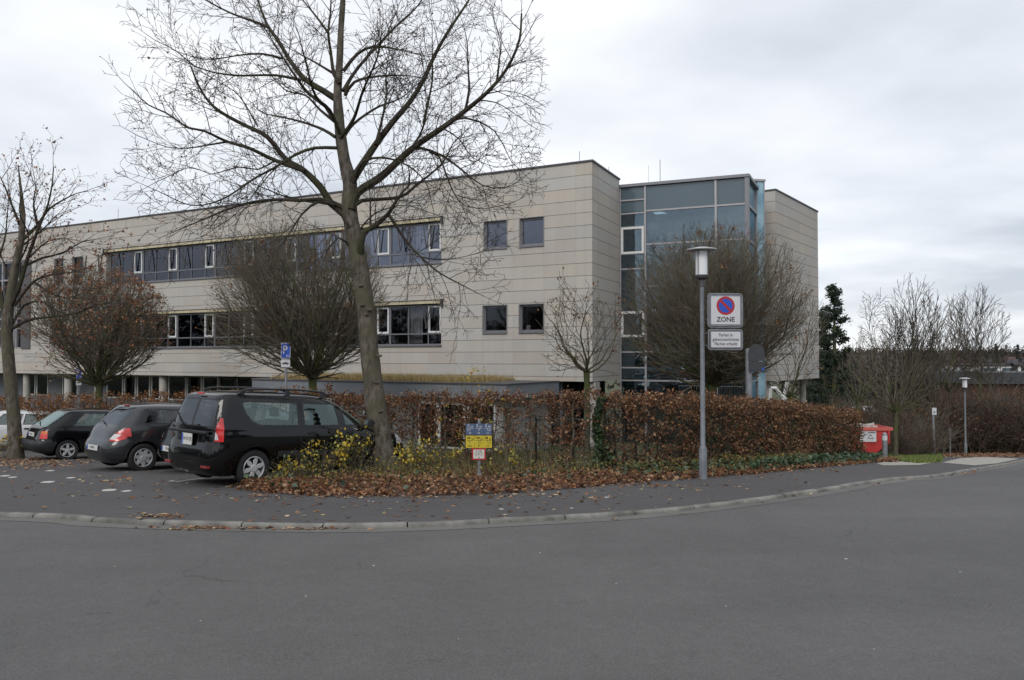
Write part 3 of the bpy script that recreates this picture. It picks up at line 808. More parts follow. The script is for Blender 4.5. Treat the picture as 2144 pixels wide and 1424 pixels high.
        c = MB(); c.pbox(PL1, T0 - .10, T0 - .025, z1 - .30, z1 + .02, -.15, .16); c.pbox(PL1, T1 + .025, T1 + .1, z1 - .30, z1 + .02, -.15, .16)
        c.pbox(PL1, T0 - .02, T1 + .02, z1 - .028, z1 + .006, -.12, .12); c.build('end_cap', M_coping, ab)
        k = 0
        while T0 + k * MOD < T1 - .2:
            s = T0 + .72 + k * MOD
            for ds in ((0, 1.38) if up else (0,)):
                c = MB(); x = s + ds
                if up or k % 2 == 0:
                    hgt = 1.05 if up else .95
                    c.tube([PL1.P(x + .20, zh - .02, .02), PL1.P(x + .03, zh - hgt, .05)], .026, 6); c.tube([PL1.P(x - .18, zh - .02, .02), PL1.P(x - .01, zh - hgt, .05)], .026, 6)
                    c.pbox(PL1, x - .02, x + .05, zh - hgt - .09, zh - hgt + .01, .02, .09)
                    c.build('awning_arm', M_coping, root)
            k += 1
        c = MB(); c.pbox(PL1, T0 - .03, T1 + .03, z0 - .06, z0 - .002, -.24, .06); c.build('sill', M_alu, root)
    # recessed ground floor
    G0 = BASE - .6; d = -1.5
    gl = MB(); gf = MB(); cl = MB()
    t0, t1 = .3, tpos(920, PL1)
    tA = tpos(1070, PL1) + .6
    gl.pbox(PL1, .2, tA, G0, ZB - .03, d - .02, d); gl.pbox(PL2, .6, 3.6, G0, ZB - .03, -.72, -.70); cl.pbox(PL2, .6, 3.6, G0, ZB - .03, -1.6, -1.5)
    for px in (1070, 1082, 1135, 1142, 1195, 1205):
        t = tpos(px, PL1); gf.pbox(PL1, t, t + .08, G0, ZB - .03, d + .001, d + .06)
    gf.pbox(PL1, .2, tA, -1.1, -1.0, d + .062, d + .1)
    gfo = gf.build('ground_floor_frame', mat('bronze_frame', (.07, .065, .06), .5, .3), root); gl.build('pane', M_carglassd, gfo)
    # left part: grey cladding with windows
    tp = lambda px: tpos(px, PL1)
    cl.pbox(PL1, tA, LEN1, G0, -.62, d - .1, d + .02)
    for a, b in ((1070, 640), (175, 117), (82, 55)):
        cl.pbox(PL1, tp(a) + (0.6 if a == 1070 else 0), tp(b), -.62, ZB - .03, d - .1, d + .02)
    cl.pbox(PL1, tp(0), LEN1, -.62, ZB - .03, d - .1, d + .02)
    cl.build('metal_cladding', M_clad, root)
    for k, (a, b) in enumerate(((640, 610), (608, 570), (568, 535), (533, 495), (493, 452), (450, 415), (413, 380), (378, 346), (305, 271), (269, 241), (239, 214), (212, 177), (345, 307), (117, 84), (55, 30), (28, 2))):
        f = MB(); A, B = tp(a) + .02, tp(b) - .02; z0, z1 = -.615, ZB - .04
        low = -1.4 if a in (345, 413, 378) else z0
        for q in ((A, A + .07, z0, z1), (B - .07, B, z0, z1), (A, B, z0, z0 + .07), (A, B, z1 - .08, z1)): f.pbox(PL1, *q, d - .04, d + .05)
        wm = M_white if a < 346 or a in (413, 378) else M_coping
        fo = f.build('window', wm, root); g = MB(); g.pbox(PL1, A + .07, B - .07, z0 + .07, z1 - .08, d - .0, d + .012); g.build('pane', M_win_low, fo)
    # columns under the overhang
    for px, r in ((1231, .24), (330, .22), (131, .22), (192, .15), (44, .2)):
        t = tp(px); c = MB()
        if px == 1231: c.pbox(PL1, t - .24, t + .24, G0, ZB - .03, -.65, -.17)
        else: c.lathe([(r, G0), (r, ZB - .03)], PL1.P(t, 0, -.45), 18)
        c.build('column', M_conc, root, smooth=True)
    for px, h in ((1208, .55), (236, .7), (334, .65), (1290, .5)):
        t = tp(px) if px < 1240 else .1; c = MB(); b_ = PL1.P(t, ZR, -.3) if px < 1240 else PL2.P(3.0, ZR, -.3)
        c.tube([b_, b_ + Vector((0, 0, h))], .012, 5); c.build('lightning_rod', M_alu, root)
office()

def stairwell():
    A = PL2.P(3.52, 0) + Vector((.02, .02, 0)); Bp = at(1566, 560, 31.16); u = Vector((Bp.x - A.x, Bp.y - A.y)).normalized()
    pl = Plane(A, u); pl.n = Vector((u.y, -u.x, 0)); W = (Vector((Bp.x, Bp.y)) - Vector((A.x, A.y))).length
    ps = Plane((Bp.x, Bp.y), U2); ps.n = Vector((.902, -.431, 0))
    root = thing('glass_stairwell', (A.x, A.y, BASE - .5), 'blue glass stair tower with aluminium mullions between two stone clad blocks', 'building')
    top = at(1566, 366, Bp.y).z; G0 = BASE - .7
    tt = lambda px: tpos(px, pl)
    zz = lambda py, px=1350: zpos(px, py, pl, tt(px))
    xs = [.0, tt(1351), tt(1499), W - .06]
    zrow = [zz(442), zz(512)]
    left_rows = [zz(417), zz(445), zz(474), zz(530), zz(562), zz(652), zz(705), zz(737), zz(770), zz(797)]
    f = MB(); mw = .05
    for i, x in enumerate(xs): f.pbox(pl, x - (0 if i == 0 else mw / 2 + .01), x + mw, G0, top - .10, -.10, .03)
    right_rows = [zz(442), zz(512), zz(600), zz(650), zz(737), zz(797)]
    for z in left_rows: f.pbox(pl, mw, xs[1] - .04, z - .03, z + .03, -.09, .025)
    for z in right_rows: f.pbox(pl, xs[1] + .055, W - .08, z - .035, z + .035, -.09, .02)
    SW = 2.6
    for z in right_rows: f.pbox(ps, .16, SW, z - .035, z + .035, -.09, .02)
    f.pbox(ps, SW - .06, SW, G0, top - .1, -.1, .03)
    fo = f.build('mullion', M_alulight, root)
    c = MB(); c.pbox(pl, W - .10, W + .06, G0, top - .09, -.25, .06); c.pbox(ps, .02, .14, G0, top - .09, -.06, .07); c.build('corner_post', M_alu, root)
    c = MB(); c.pbox(pl, -.02, W + .09, top - .09, top + .03, -.35, .10); c.pbox(ps, .1, SW + .05, top - .088, top + .032, -.35, .10)
    c.face([pl.P(0, top - .1, -.2), pl.P(W, top - .1, -.2), pl.P(W, top - .1, -6), pl.P(0, top - .1, -6)]); c.build('roof_edge', M_alu, root)
    g = MB(); g.pbox(pl, .04, W - .08, G0, zrow[0], -.05, -.035); g.pbox(ps, .15, SW - .02, G0, zrow[0], -.05, -.035); g.build('pane', M_tower, root)
    g = MB(); g.pbox(pl, .04, W - .08, zrow[0] + .01, top - .1, -.05, -.035); g.pbox(ps, .15, SW - .02, zrow[0] + .01, top - .1, -.05, -.035)
    g.build('spandrel_panel', M_spandrel, root)
    for (z1, z0) in ((zz(474), zz(530)), (zz(652), zz(705))):
        c = MB(); a, b = .06, xs[1] - .05
        for q in ((a, a + .09, z0, z1), (b - .09, b, z0, z1), (a + .09, b - .09, z0, z0 + .09), (a + .09, b - .09, z1 - .09, z1)): c.pbox(pl, *q, -.03, .045)
        c.build('window_frame', M_white, root)
    # inside: floors, back wall, a door, the stair with its pale stringers and rail bars
    c = MB()
    for z in (.72, 4.35, 7.4): c.pbox(pl, .06, 1.6, z - .14, z + .14, -5.5, -.12)
    c.pbox(pl, .06, W - .3, G0, top - .3, -5.8, -5.6); c.pbox(pl, .06, W + .3, G0 - .1, G0 + .6, -5.6, -.2)
    c.pbox(pl, .05, .2, G0, top - .3, -5.6, -.3)
    c.build('interior_wall', mat('pale_interior', (.40, .43, .43), .9, var=.1), root)
    c = MB(); c.pbox(pl, 1.0, 1.6, 4.5, 6.5, -5.59, -5.5); c.build('inner_door', M_coping, root)
    st = MB(); sp = MB()
    def flight(t0, z0, t1, z1, d):
        n = 11
        for k in range(n):
            a = t0 + (t1 - t0) * k / n; b = t0 + (t1 - t0) * (k + 1) / n; z = z0 + (z1 - z0) * (k + 1) / n
            sp.pbox(pl, min(a, b), max(a, b) + .03, z - .05, z, d - 1.1, d)
        for dd in (d, d - 1.15):
            i = len(st.v); q = [(t0, z0 - .28), (t1, z1 - .28), (t1, z1 + .10), (t0, z0 + .10)]
            st.prism(q, lambda a, b, h: pl.P(a, b, h), dd, dd + .05)
    flight(3.9, G0 + .6, 1.4, .75, -.9); flight(1.4, .75, 4.0, 2.55, -2.4); flight(4.0, 2.55, 1.4, 4.35, -.9); flight(1.4, 4.35, 4.0, 6.0, -2.4)
    st.pbox(pl, 3.9, W - .3, 2.4, 2.56, -3.6, -.7); st.pbox(pl, 3.9, W - .3, 6.0, 6.16, -3.6, -.7)
    st.build('stair_stringer', mat('pale_stringer', (.62, .68, .66), .6), root); sp.build('stair_step', M_coping, root)
    r = MB()
    for z0 in (4.49, .86):
        for k in range(12): t = .12 + k * .11; r.tube([pl.P(t, z0, -.2), pl.P(t, z0 + .95, -.2)], .012, 5)
        r.tube([pl.P(.08, z0 + .95, -.2), pl.P(1.42, z0 + .95, -.2)], .018, 5)
    for k in range(26): t = 2.6 + k * .10; r.tube([pl.P(t, -1.1, .35), pl.P(t, .55, .35)], .010, 5)
    r.tube([pl.P(2.55, .57, .35), pl.P(5.15, .57, .35)], .02, 6); r.build('railing', M_coping, root)
    # tall pale blue glass fin standing past the corner
    P = ps.P(SW, 0); e = at(1586, 560, P.y); e2 = at(1601, 560, P.y + .05)
    c = MB(); z1 = at(1593, 380, P.y).z; pf = Plane((e.x, e.y), (e2.x - e.x, e2.y - e.y)); w = (Vector((e2.x, e2.y)) - Vector((e.x, e.y))).length; pf.n = Vector((pf.u.y, -pf.u.x, 0))
    c.pbox(pf, 0, w, G0, z1, -.5, .02); c.build('glass_fin', M_fin, root)
    c = MB(); c.pbox(pf, w - .03, w + .01, G0, z1, .021, .05); c.pbox(pf, -.2, w + .04, z1, z1 + .09, -.6, .08); c.build('fin_cap', M_alulight, root)
    c = MB(); c.pbox(pl, 1.15, 1.16, top, top + .9, -.5, -.49); b_ = pl.P(tt(1380), top, -.3); c.tube([b_, b_ + Vector((0, 0, 1.05))], .014, 5); c.build('lightning_rod', M_alu, root)
stairwell()

def wing():
    C3 = at(1625, 560, 34.9); u = Vector((.606, .796)); pr = Plane(C3, u); pr.n = Vector((.796, -.606, 0))
    pf = Plane(C3, (-.796, .606)); pf.n = Vector((-.606, -.796, 0))
    z1 = at(1625, 398, 34.9).z; LR = tpos(1713, pr)
    root = thing('office_wing', (C3.x, C3.y, BASE), 'blank windowless stone clad block behind the glass stair tower', 'building')
    mb = MB(); wall_grid(mb, pr, 0, LR, .68, z1, []); wall_grid(mb, pf, 0, 4, .68, z1, [])
    e = Plane(pr.P(LR, 0), (-.796, .606)); e.n = Vector((.606, .796, 0)); wall_grid(mb, e, 0, 6, .68, z1, [])
    mb.build('stone_wall', M_stone2, root, recalc=False)
    c = MB(); c.pbox(pr, .05, LR - .05, .66, .8, -6, -.31); c.pbox(pr, .05, LR - .05, z1 - .2, z1 - .1, -6, -.31); c.build('roof', M_plastic, root)
    c = MB(); c.pbox(pr, -.04, LR + .04, z1, z1 + .06, -.34, .04); c.pbox(pf, .05, 4, z1 + .001, z1 + .061, -.34, .04); c.build('roof_coping', M_coping, root)
    for t, d in ((.6, -.7), (3.3, -.7), (LR - .5, -.7)):
        c = MB(); c.lathe([(.16, -4.5), (.16, .66)], pr.P(t, 0, d), 14); c.build('column', M_conc, root, smooth=True)
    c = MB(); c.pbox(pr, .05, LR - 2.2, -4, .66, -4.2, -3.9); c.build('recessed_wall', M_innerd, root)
wing()

def pavilion():
    Y = 25.8; A = at(505, 805, 31.0); Bq = at(1055, 806, 25.0); u = Vector((Bq.x - A.x, Bq.y - A.y)).normalized(); pl = Plane(A, u); pl.n = Vector((u.y, -u.x, 0))
    W = (Vector((Bq.x, Bq.y)) - Vector((A.x, A.y))).length; z1 = Bq.z
    root = thing('garden_pavilion', (A.x, A.y, BASE), 'low flat roofed annex with grey metal fascia and dry grass on its roof', 'building')
    def outline(o):      # rounded left end
        pts = [(W + o, -o - .0)]; r = 1.6
        pts = [(W + o, 3.6), (W + o, -o)]
        for k in range(9):
            a = math.pi / 2 * k / 8; pts.append((r - (r + o) * math.sin(a), r - (r + o) * math.cos(a)))
        pts.append((-o, 3.6)); return pts
    P = lambda a, b, h: pl.P(a, h, -b)
    c = MB(); c.prism(outline(.25), P, z1 - .46, z1, 0); c.build('fascia', M_fascia, root)
    c = MB(); c.prism(outline(.28), P, z1 + .001, z1 + .045, 0); c.build('roof_rim', M_coping, root)
    c = MB(); c.prism(outline(-.1), P, BASE - .3, z1 - .47, 0)
    c.build('pavilion_wall', mat('pale_render', (.30, .29, .27), .9, var=.15, vscale=1), root)
    for px in (897, 1003, 950, 700, 780, 620):
        t = tpos(px, pl); f = MB(); w = .42 if px < 950 else .62; z0, zt = -1.35, z1 - .62
        for q in ((t - w, t - w + .07, z0, zt), (t + w - .07, t + w, z0, zt), (t - w, t + w, z0, z0 + .07), (t - w, t + w, zt - .08, zt)): f.pbox(pl, *q, -.095, .0)
        fo = f.build('window', M_white, root); g = MB(); g.pbox(pl, t - w + .07, t + w - .07, z0 + .07, zt - .08, -.09, -.06); g.build('pane', M_carglassd, fo)
    rng = random.Random(4); n = 9000; S = np.zeros((n, 3))
    for i in range(n):
        p = pl.P(rng.uniform(1.3, W - 1.3), z1 + .04, -rng.uniform(.25, 3.2)); S[i] = p
    h = rs.uniform(.10, .30, n); d = rs.normal(size=(n, 3)) * .3; d[:, 2] = 1; side = rs.normal(size=(n, 3)); side[:, 2] = 0; side *= .012 / np.linalg.norm(side, axis=1, keepdims=True)
    V = np.stack([S - side, S + side, S + d * h[:, None]], axis=1).reshape(-1, 3)
    pal = np.array([(.42, .31, .14), (.50, .38, .18), (.33, .24, .11), (.36, .30, .14)])
    o = link('roof_grass', npmesh('roof_grass', V, np.arange(n)[:, None] * 3 + np.array([[0, 1, 2]]), pal[rs.choice(4, n)]), M_leaf, root)
    o['kind'] = 'stuff'
pavilion()

# ================================================================ STREET FURNITURE
def rrect(w, h, r, n=5):
    out = []
    for cx, cy, a0 in ((w / 2 - r, h / 2 - r, 0), (-w / 2 + r, h / 2 - r, 90), (-w / 2 + r, -h / 2 + r, 180), (w / 2 - r, -h / 2 + r, 270)):
        for k in range(n + 1): a = R(a0 + 90 * k / n); out.append((cx + r * math.cos(a), cy + r * math.sin(a)))
    return out
M_signwhite = mat('sign_white', (.60, .60, .62), .45)
M_signred = mat('sign_red', (.42, .02, .03), .45)
M_signblue = mat('sign_blue', (.02, .09, .50), .45)
M_ink = mat('sign_ink', (.03, .03, .035), .5)
M_signback = mat('sign_back_grey', (.045, .047, .052), .6, .0, var=.1)
M_yellow = mat('sign_yellow', (.58, .46, .03), .5, var=.08, vscale=20)
M_navy = mat('sign_navy', (.07, .11, .20), .5, var=.08, vscale=20)
def lamp_post(px, py, Y, htop_py, name_label, scale=1.0, group=None):
    top = at(px, htop_py, Y).z; x = at(px, py, Y).x; g = Vector((x, Y, gz(x, Y)))
    root = thing('street_lamp', g, name_label, 'street lamp', group)
    r = .045; zl = top - .57
    c = MB(); c.lathe([(.0, g.z - .2), (.075, g.z - .2), (.075, g.z + .55), (.056, g.z + .60), (r, g.z + .62), (r * .86, zl - .1), (0, zl - .1)], (x, Y, 0), 16)
    c.build('pole', M_pole, root, smooth=True)
    c = MB(); c.lathe([(0, zl - .16), (.05, zl - .16), (.05, zl - .03), (.11, zl), (.125, zl + .03), (.125, zl + .06), (0, zl + .06)], (x, Y, 0), 18); c.build('lamp_base', M_coping, root, smooth=True)
    c = MB(); c.lathe([(0, top - .035), (.272, top - .05), (.277, top - .038), (.272, top - .028), (.12, top + .005), (0, top + .01)], (x, Y, 0), 32); c.build('lamp_hood', mat('lamp_hood', (.48, .48, .49), .5), root, smooth=True)
    c = MB(); c.lathe([(.115, zl + .061), (.115, top - .05)], (x, Y, 0), 20); ls = c.build('lamp_glass', mat('frosted_lamp_glass', (.78, .79, .80), .25, spec=.6), root, smooth=True)
    c = MB(); c.lathe([(0, zl + .065), (.10, zl + .065), (.10, zl + .20), (.062, zl + .21), (.062, top - .06), (0, top - .05)], (x, Y, 0), 16); c.build('reflector', M_white, ls, smooth=True)
    c = MB(); 
    for k in range(9): z = zl + .21 + k * .033; c.lathe([(.055, z), (.098, z + .012), (.098, z + .016), (.055, z + .006)], (x, Y, 0), 14)
    c.build('louvre', mat('louvre_white', (.5, .5, .5), .5), ls)
    c = MB(); 
    for k in range(4): a = R(45 + 90 * k); p = Vector((x + .128 * math.cos(a), Y + .128 * math.sin(a), 0)); c.tube([p + Vector((0, 0, zl + .02)), p + Vector((0, 0, top - .04))], .007, 5)
    c.build('lamp_cage', M_coping, root)
    return root, g, top
root, LG, LT = lamp_post(1472, 998, 14.3, 519, 'tall grey lamp post carrying the no parking zone sign in front of the hedge', group='street lamps along the pavement')
def signboard(px0, px1, py0, py1, Y, name, label, cat, yaw=0):
    a = at(px0, py1, Y); b = at(px1, py0, Y); w, h = b.x - a.x, b.z - a.z; cx, cz = (a.x + b.x) / 2, (a.z + b.z) / 2
    root = thing(name, (cx, Y, cz), label, cat); Rr = Vector((math.cos(yaw), math.sin(yaw), 0)); n = Vector((math.sin(yaw), -math.cos(yaw), 0))
    return root, Vector((cx, Y, cz)), w, h, lambda x, z, d: Vector((cx, Y, cz)) + Rr * x + Vector((0, 0, z)) + n * d, frame_mtx
def sign_zone():
    root, C, w, h, P, _ = signboard(1481, 1556, 614, 686, 14.22, 'parking_zone_sign', 'square white no parking ZONE sign clamped to the lamp post', 'traffic sign', R(4))
    c = MB(); c.prism(rrect(w, h, .07), P, -.02, .004); c.build('sign_frame', M_gal, root, smooth=False)
    c = MB(); c.prism(rrect(w - .035, h - .035, .05), P, .0045, .007); c.build('frame_groove', M_signback, root)
    c = MB(); c.prism(rrect(w - .06, h - .06, .045), P, .0075, .016); c.build('frame_rim', M_gal, root)
    c = MB(); c.prism(rrect(w - .10, h - .10, .02), P, .0165, .018); c.build('sign_border', M_ink, root)
    c = MB(); c.prism(rrect(w - .116, h - .116, .016), P, .0185, .020); f = c.build('sign_face', M_signwhite, root)
    cy = .085; ro = .172
    circ = lambda r, n=40: [(r * math.cos(2 * math.pi * k / n), cy + r * math.sin(2 * math.pi * k / n)) for k in range(n)]
    c = MB(); c.prism(circ(ro), P, .0203, .0215); c.build('red_disc', M_signred, f)
    c = MB(); c.prism(circ(ro * .755), P, .0218, .023); c.build('blue_disc', M_signblue, f)
    q = []
    hw = .024; L = ro * .80
    for (a, b) in ((-L, hw), (-L, -hw), (L, -hw), (L, hw)):
        q.append(((a * .7071 + b * .7071), cy + (-a * .7071 + b * .7071)))
    c = MB(); c.prism(q, P, .0233, .0245); c.build('red_bar', M_signred, f)
    rt = (P(1, 0, 0) - P(0, 0, 0)); place_text('lettering', 'ZONE', .125, frame_mtx(P(0, -.172, .0215), rt, (0, 0, 1)), M_ink, f, 1.0)
    c = MB()
    for z in (.17, -.17):
        c.tube([P(-w / 2 - .06, z, -.03), P(w / 2 - .1, z, -.03)], .012, 6)
    c.build('clamp', M_coping, root)
    root, C, w, h, P, _ = signboard(1482, 1556, 689, 733, 14.22, 'supplementary_sign', 'white sign reading Parken in gekennzeichneten Flächen erlaubt', 'traffic sign', R(4))
    c = MB(); c.prism(rrect(w, h, .06), P, -.02, .004); c.build('sign_frame', M_gal, root)
    c = MB(); c.prism(rrect(w - .035, h - .035, .045), P, .0045, .007); c.build('frame_groove', M_signback, root)
    c = MB(); c.prism(rrect(w - .06, h - .06, .04), P, .0075, .016); c.build('frame_rim', M_gal, root)
    c = MB(); c.prism(rrect(w - .085, h - .085, .02), P, .0165, .018); c.build('sign_border', M_ink, root)
    c = MB(); c.prism(rrect(w - .10, h - .10, .014), P, .0185, .020); f = c.build('sign_face', M_signwhite, root)
    for k, s in enumerate(('Parken in', 'gekennzeichneten', 'Flächen erlaubt')):
        place_text('lettering', s, .088, frame_mtx(P(0, .082 - k * .082, .0205), rt, (0, 0, 1)), M_ink, f, .80)
    c = MB()
    for z in (.11, -.11): c.tube([P(-w / 2 - .06, z, -.03), P(w / 2 - .1, z, -.03)], .012, 6)
    c.build('clamp', M_coping, root)
sign_zone()
lamp_post(2022, 953, 41.0, 791, 'distant grey lamp post beside the far end of the pavement', group='street lamps along the pavement')

def sign_back():
    Y = 20.5; x = at(1568, 800, Y).x; g = gz(x, Y)
    root = thing('traffic_sign', (x, Y, g), 'grey backs of a round and a square traffic sign on one post behind the hedge', 'traffic sign')
    c = MB(); zt = at(1568, 730, Y).z; c.lathe([(.0, g - .1), (.085, g - .1), (.085, zt), (0, zt + .01)], (x, Y, 0), 16); c.build('post', M_gal, root, smooth=True)
    cx = at(1580, 740, Y).x; z0 = at(1580, 748, Y).z; r = .215
    P = lambda a, b, h: Vector((cx + a, Y - .14 - h, z0 + b))
    poly = [(r * math.cos(R(a)), r * math.sin(R(a)) + .13) for a in range(0, 181, 12)] + [(-r, -.10), (r, -.10)]
    c = MB(); c.prism(poly, P, 0, .02); c.build('round_sign', M_signback, root)
    c = MB(); c.prism(rrect(.42, .27, .03), lambda a, b, h: P(a, b - .25, h), .0, .02); s = c.build('square_sign', M_signback, root)
    c = MB(); c.prism(rrect(.05, .07, .005), lambda a, b, h: P(a + .165, b - .31, h), .0205, .022); c.build('sticker', M_signblue, s)
    c = MB(); c.tube([Vector((x - .02, Y - .1, z0 + .08)), Vector((cx - .16, Y - .125, z0 + .08))], .02, 6); c.build('clamp', M_gal, root)
    c = MB(); c.tube([Vector((x - .02, Y - .1, z0 - .22)), Vector((cx - .16, Y - .125, z0 - .22))], .02, 6); c.build('clamp', M_gal, root)
sign_back()

def p_sign(px, Y, py_top, ph, pw, lab, back=False):
    a = at(px - pw / 2, py_top + ph, Y); b = at(px + pw / 2, py_top, Y); w, h = b.x - a.x, b.z - a.z; x = (a.x + b.x) / 2; g = gz(x, Y)
    root = thing('parking_sign', (x, Y, g), lab, 'parking sign', 'blue parking signs in front of the building')
    h1 = h * .64
    c = MB(); c.lathe([(0, g - .1), (.035, g - .1), (.035, b.z), (0, b.z + .01)], (x, Y + .05, 0), 10); c.build('post', M_gal, root, smooth=True)
    P = lambda u, v, d: Vector((x + u, Y - d, b.z - h1 / 2 + v))
    c = MB(); c.prism(rrect(w, h1, .03), P, -.02, .0); c.build('sign_rim', M_signwhite, root)
    c = MB(); c.prism(rrect(w - .03, h1 - .03, .025), P, .0005, .006); f = c.build('sign_face', M_signblue, root)
    place_text('lettering', 'P', h1 * .72, frame_mtx(P(-w * .06, .02, .0075), (1, 0, 0), (0, 0, 1)), M_signwhite, f, .85)
    c = MB()
    c.prism([(-.01, 0), (w * .28, .0), (w * .28, .015), (-.01, .015)], lambda u, v, d: P(u + w * .08, v - h1 * .30, d), .0065, .008)
    c.prism([(-.01, 0), (w * .28, .0), (w * .28, .015), (-.01, .015)], lambda u, v, d: P(u + w * .08, v - h1 * .38, d), .0065, .008); c.build('lane_symbol', M_signwhite, f)
    P2 = lambda u, v, d: Vector((x + u, Y - d, a.z + h * .16 + v))
    c = MB(); c.prism(rrect(w * .96, h * .32, .02), P2, -.02, .004); s = c.build('car_plate', M_signwhite, root)
    s_ = w * .34
    car = [(-1, -.25), (-1, .1), (-.6, .15), (-.35, .45), (.35, .45), (.65, .12), (1, .05), (1, -.25)]
    c = MB(); c.prism([(u * s_, v * s_ * .8) for u, v in car], P2, .0045, .007); c.build('car_symbol', M_ink, s)
    c = MB(); 
    for k in (-.55, .55): c.prism([(k * s_ + .22 * s_ * math.cos(q * .785), -.22 * s_ + .22 * s_ * math.sin(q * .785)) for q in range(8)], P2, .0072, .009)
    c.build('wheel_symbol', M_ink, s)
p_sign(598, 22.0, 718, 51, 20, 'blue parking sign with white P and car plate rising behind the black estate car')
p_sign(165, 33.5, 769, 38, 12, 'small distant blue parking sign in front of the orange leafed tree')

def utility_sign():
    Y = 13.9; A = at(1003, 990, Y); g = gz(A.x, Y); x = A.x
    root = thing('utility_marker', (x, Y, g), 'low post with blue, yellow and white pipe marker plates in the planting bed', 'utility sign')
    c = MB(); zt = at(1003, 879, Y).z; c.lathe([(0, g), (.055, g), (.055, g + .11), (.028, g + .13), (.028, zt), (0, zt + .01)], (x, Y + .04, 0), 12); c.build('post', M_gal, root, smooth=True)
    M_mw = mat('marker_white', (.62, .60, .55), .5, var=.06, vscale=30)
    def plate(px0, px1, py0, py1, m, name, txts, ink, n=3, dz=0):
        a, b = at(px0, py1, Y), at(px1, py0, Y); w = (b.x - a.x) / n; h = b.z - a.z; f = None
        for k in range(n):
            P = lambda u, v, d, k=k: Vector((a.x + w * (k + .5) + u, Y - .0 - d, (a.z + b.z) / 2 + v))
            c = MB(); c.prism(rrect(w - .004, h - .004, .008), P, -.006, .004); f = c.build(name, m, root)
            for s, sz, u, v, sx in txts[k]:
                place_text('lettering', s, sz * h, frame_mtx(P(u * w, v * h, .0055), (1, 0, 0), (0, 0, 1)), ink, f, sx)
            c = MB(); c.prism([(-w * .36, h * .09), (w * .42, h * .09), (w * .42, h * .12), (-w * .36, h * .12)], P, .0045, .006)
            c.prism([(-.003, -h * .12), (.003, -h * .12), (.003, h * .088), (-.003, h * .088)], P, .0045, .006); c.build('rule', ink, f)
    plate(975, 1030, 887, 911, M_navy, 'blue_plate', [[('S', .34, -.18, .32, 1), ('150', .2, .2, .24, .9), ('0,2', .2, -.2, -.08, .9), ('96', .2, 0, -.33, 1)], [('S', .34, -.18, .32, 1), ('150', .2, .2, .24, .9), ('7', .2, .1, -.08, 1), ('96', .2, 0, -.33, 1)], [('S', .34, -.18, .32, 1), ('200', .2, .2, .24, .9), ('6,8', .2, .22, -.08, .9), ('12', .2, 0, -.33, 1)]], M_signwhite)
    plate(975, 1030, 912, 938, M_yellow, 'yellow_plate', [[('SM', .28, -.14, .30, .8), ('80', .18, .3, .22, .9), ('1', .2, -.1, -.08, 1), ('80,2', .2, 0, -.33, .9)], [('HM', .28, -.14, .30, .8), ('50', .18, .3, .22, .9), ('2,7', .2, .1, -.08, .9), ('37', .2, 0, -.33, 1)], [('SM', .28, -.14, .30, .8), ('80', .18, .3, .22, .9), ('1,2', .2, .2, -.08, .9), ('112', .2, 0, -.33, 1)]], M_ink)
    a, b = at(988, 963, Y), at(1017, 938.5, Y); w, h = b.x - a.x, b.z - a.z
    P = lambda u, v, d: Vector(((a.x + b.x) / 2 + u, Y - d, (a.z + b.z) / 2 + v))
    c = MB(); c.prism(rrect(w, h, .01), P, -.006, .004); f = c.build('red_bordered_plate', M_signred, root)
    c = MB(); c.prism(rrect(w - .05, h - .05, .004), P, .0045, .006); c.build('white_field', M_mw, f)
    for s, sz, u, v in (('H 100', .22, 0, .24), ('5,5', .17, -.2, -.08), ('2,7', .17, .22, -.08), ('1,6', .17, .0, -.3)):
        place_text('lettering', s, sz * h, frame_mtx(P(u * w, v * h, .0065), (1, 0, 0), (0, 0, 1)), M_ink, f, .95)
    c = MB(); c.prism([(-w * .33, h * .07), (w * .33, h * .07), (w * .33, h * .10), (-w * .33, h * .10)], P, .0065, .008); c.prism([(-.004, -h * .18), (.004, -h * .18), (.004, h * .065), (-.004, h * .065)], P, .0065, .008); c.build('rule', M_ink, f)
utility_sign()

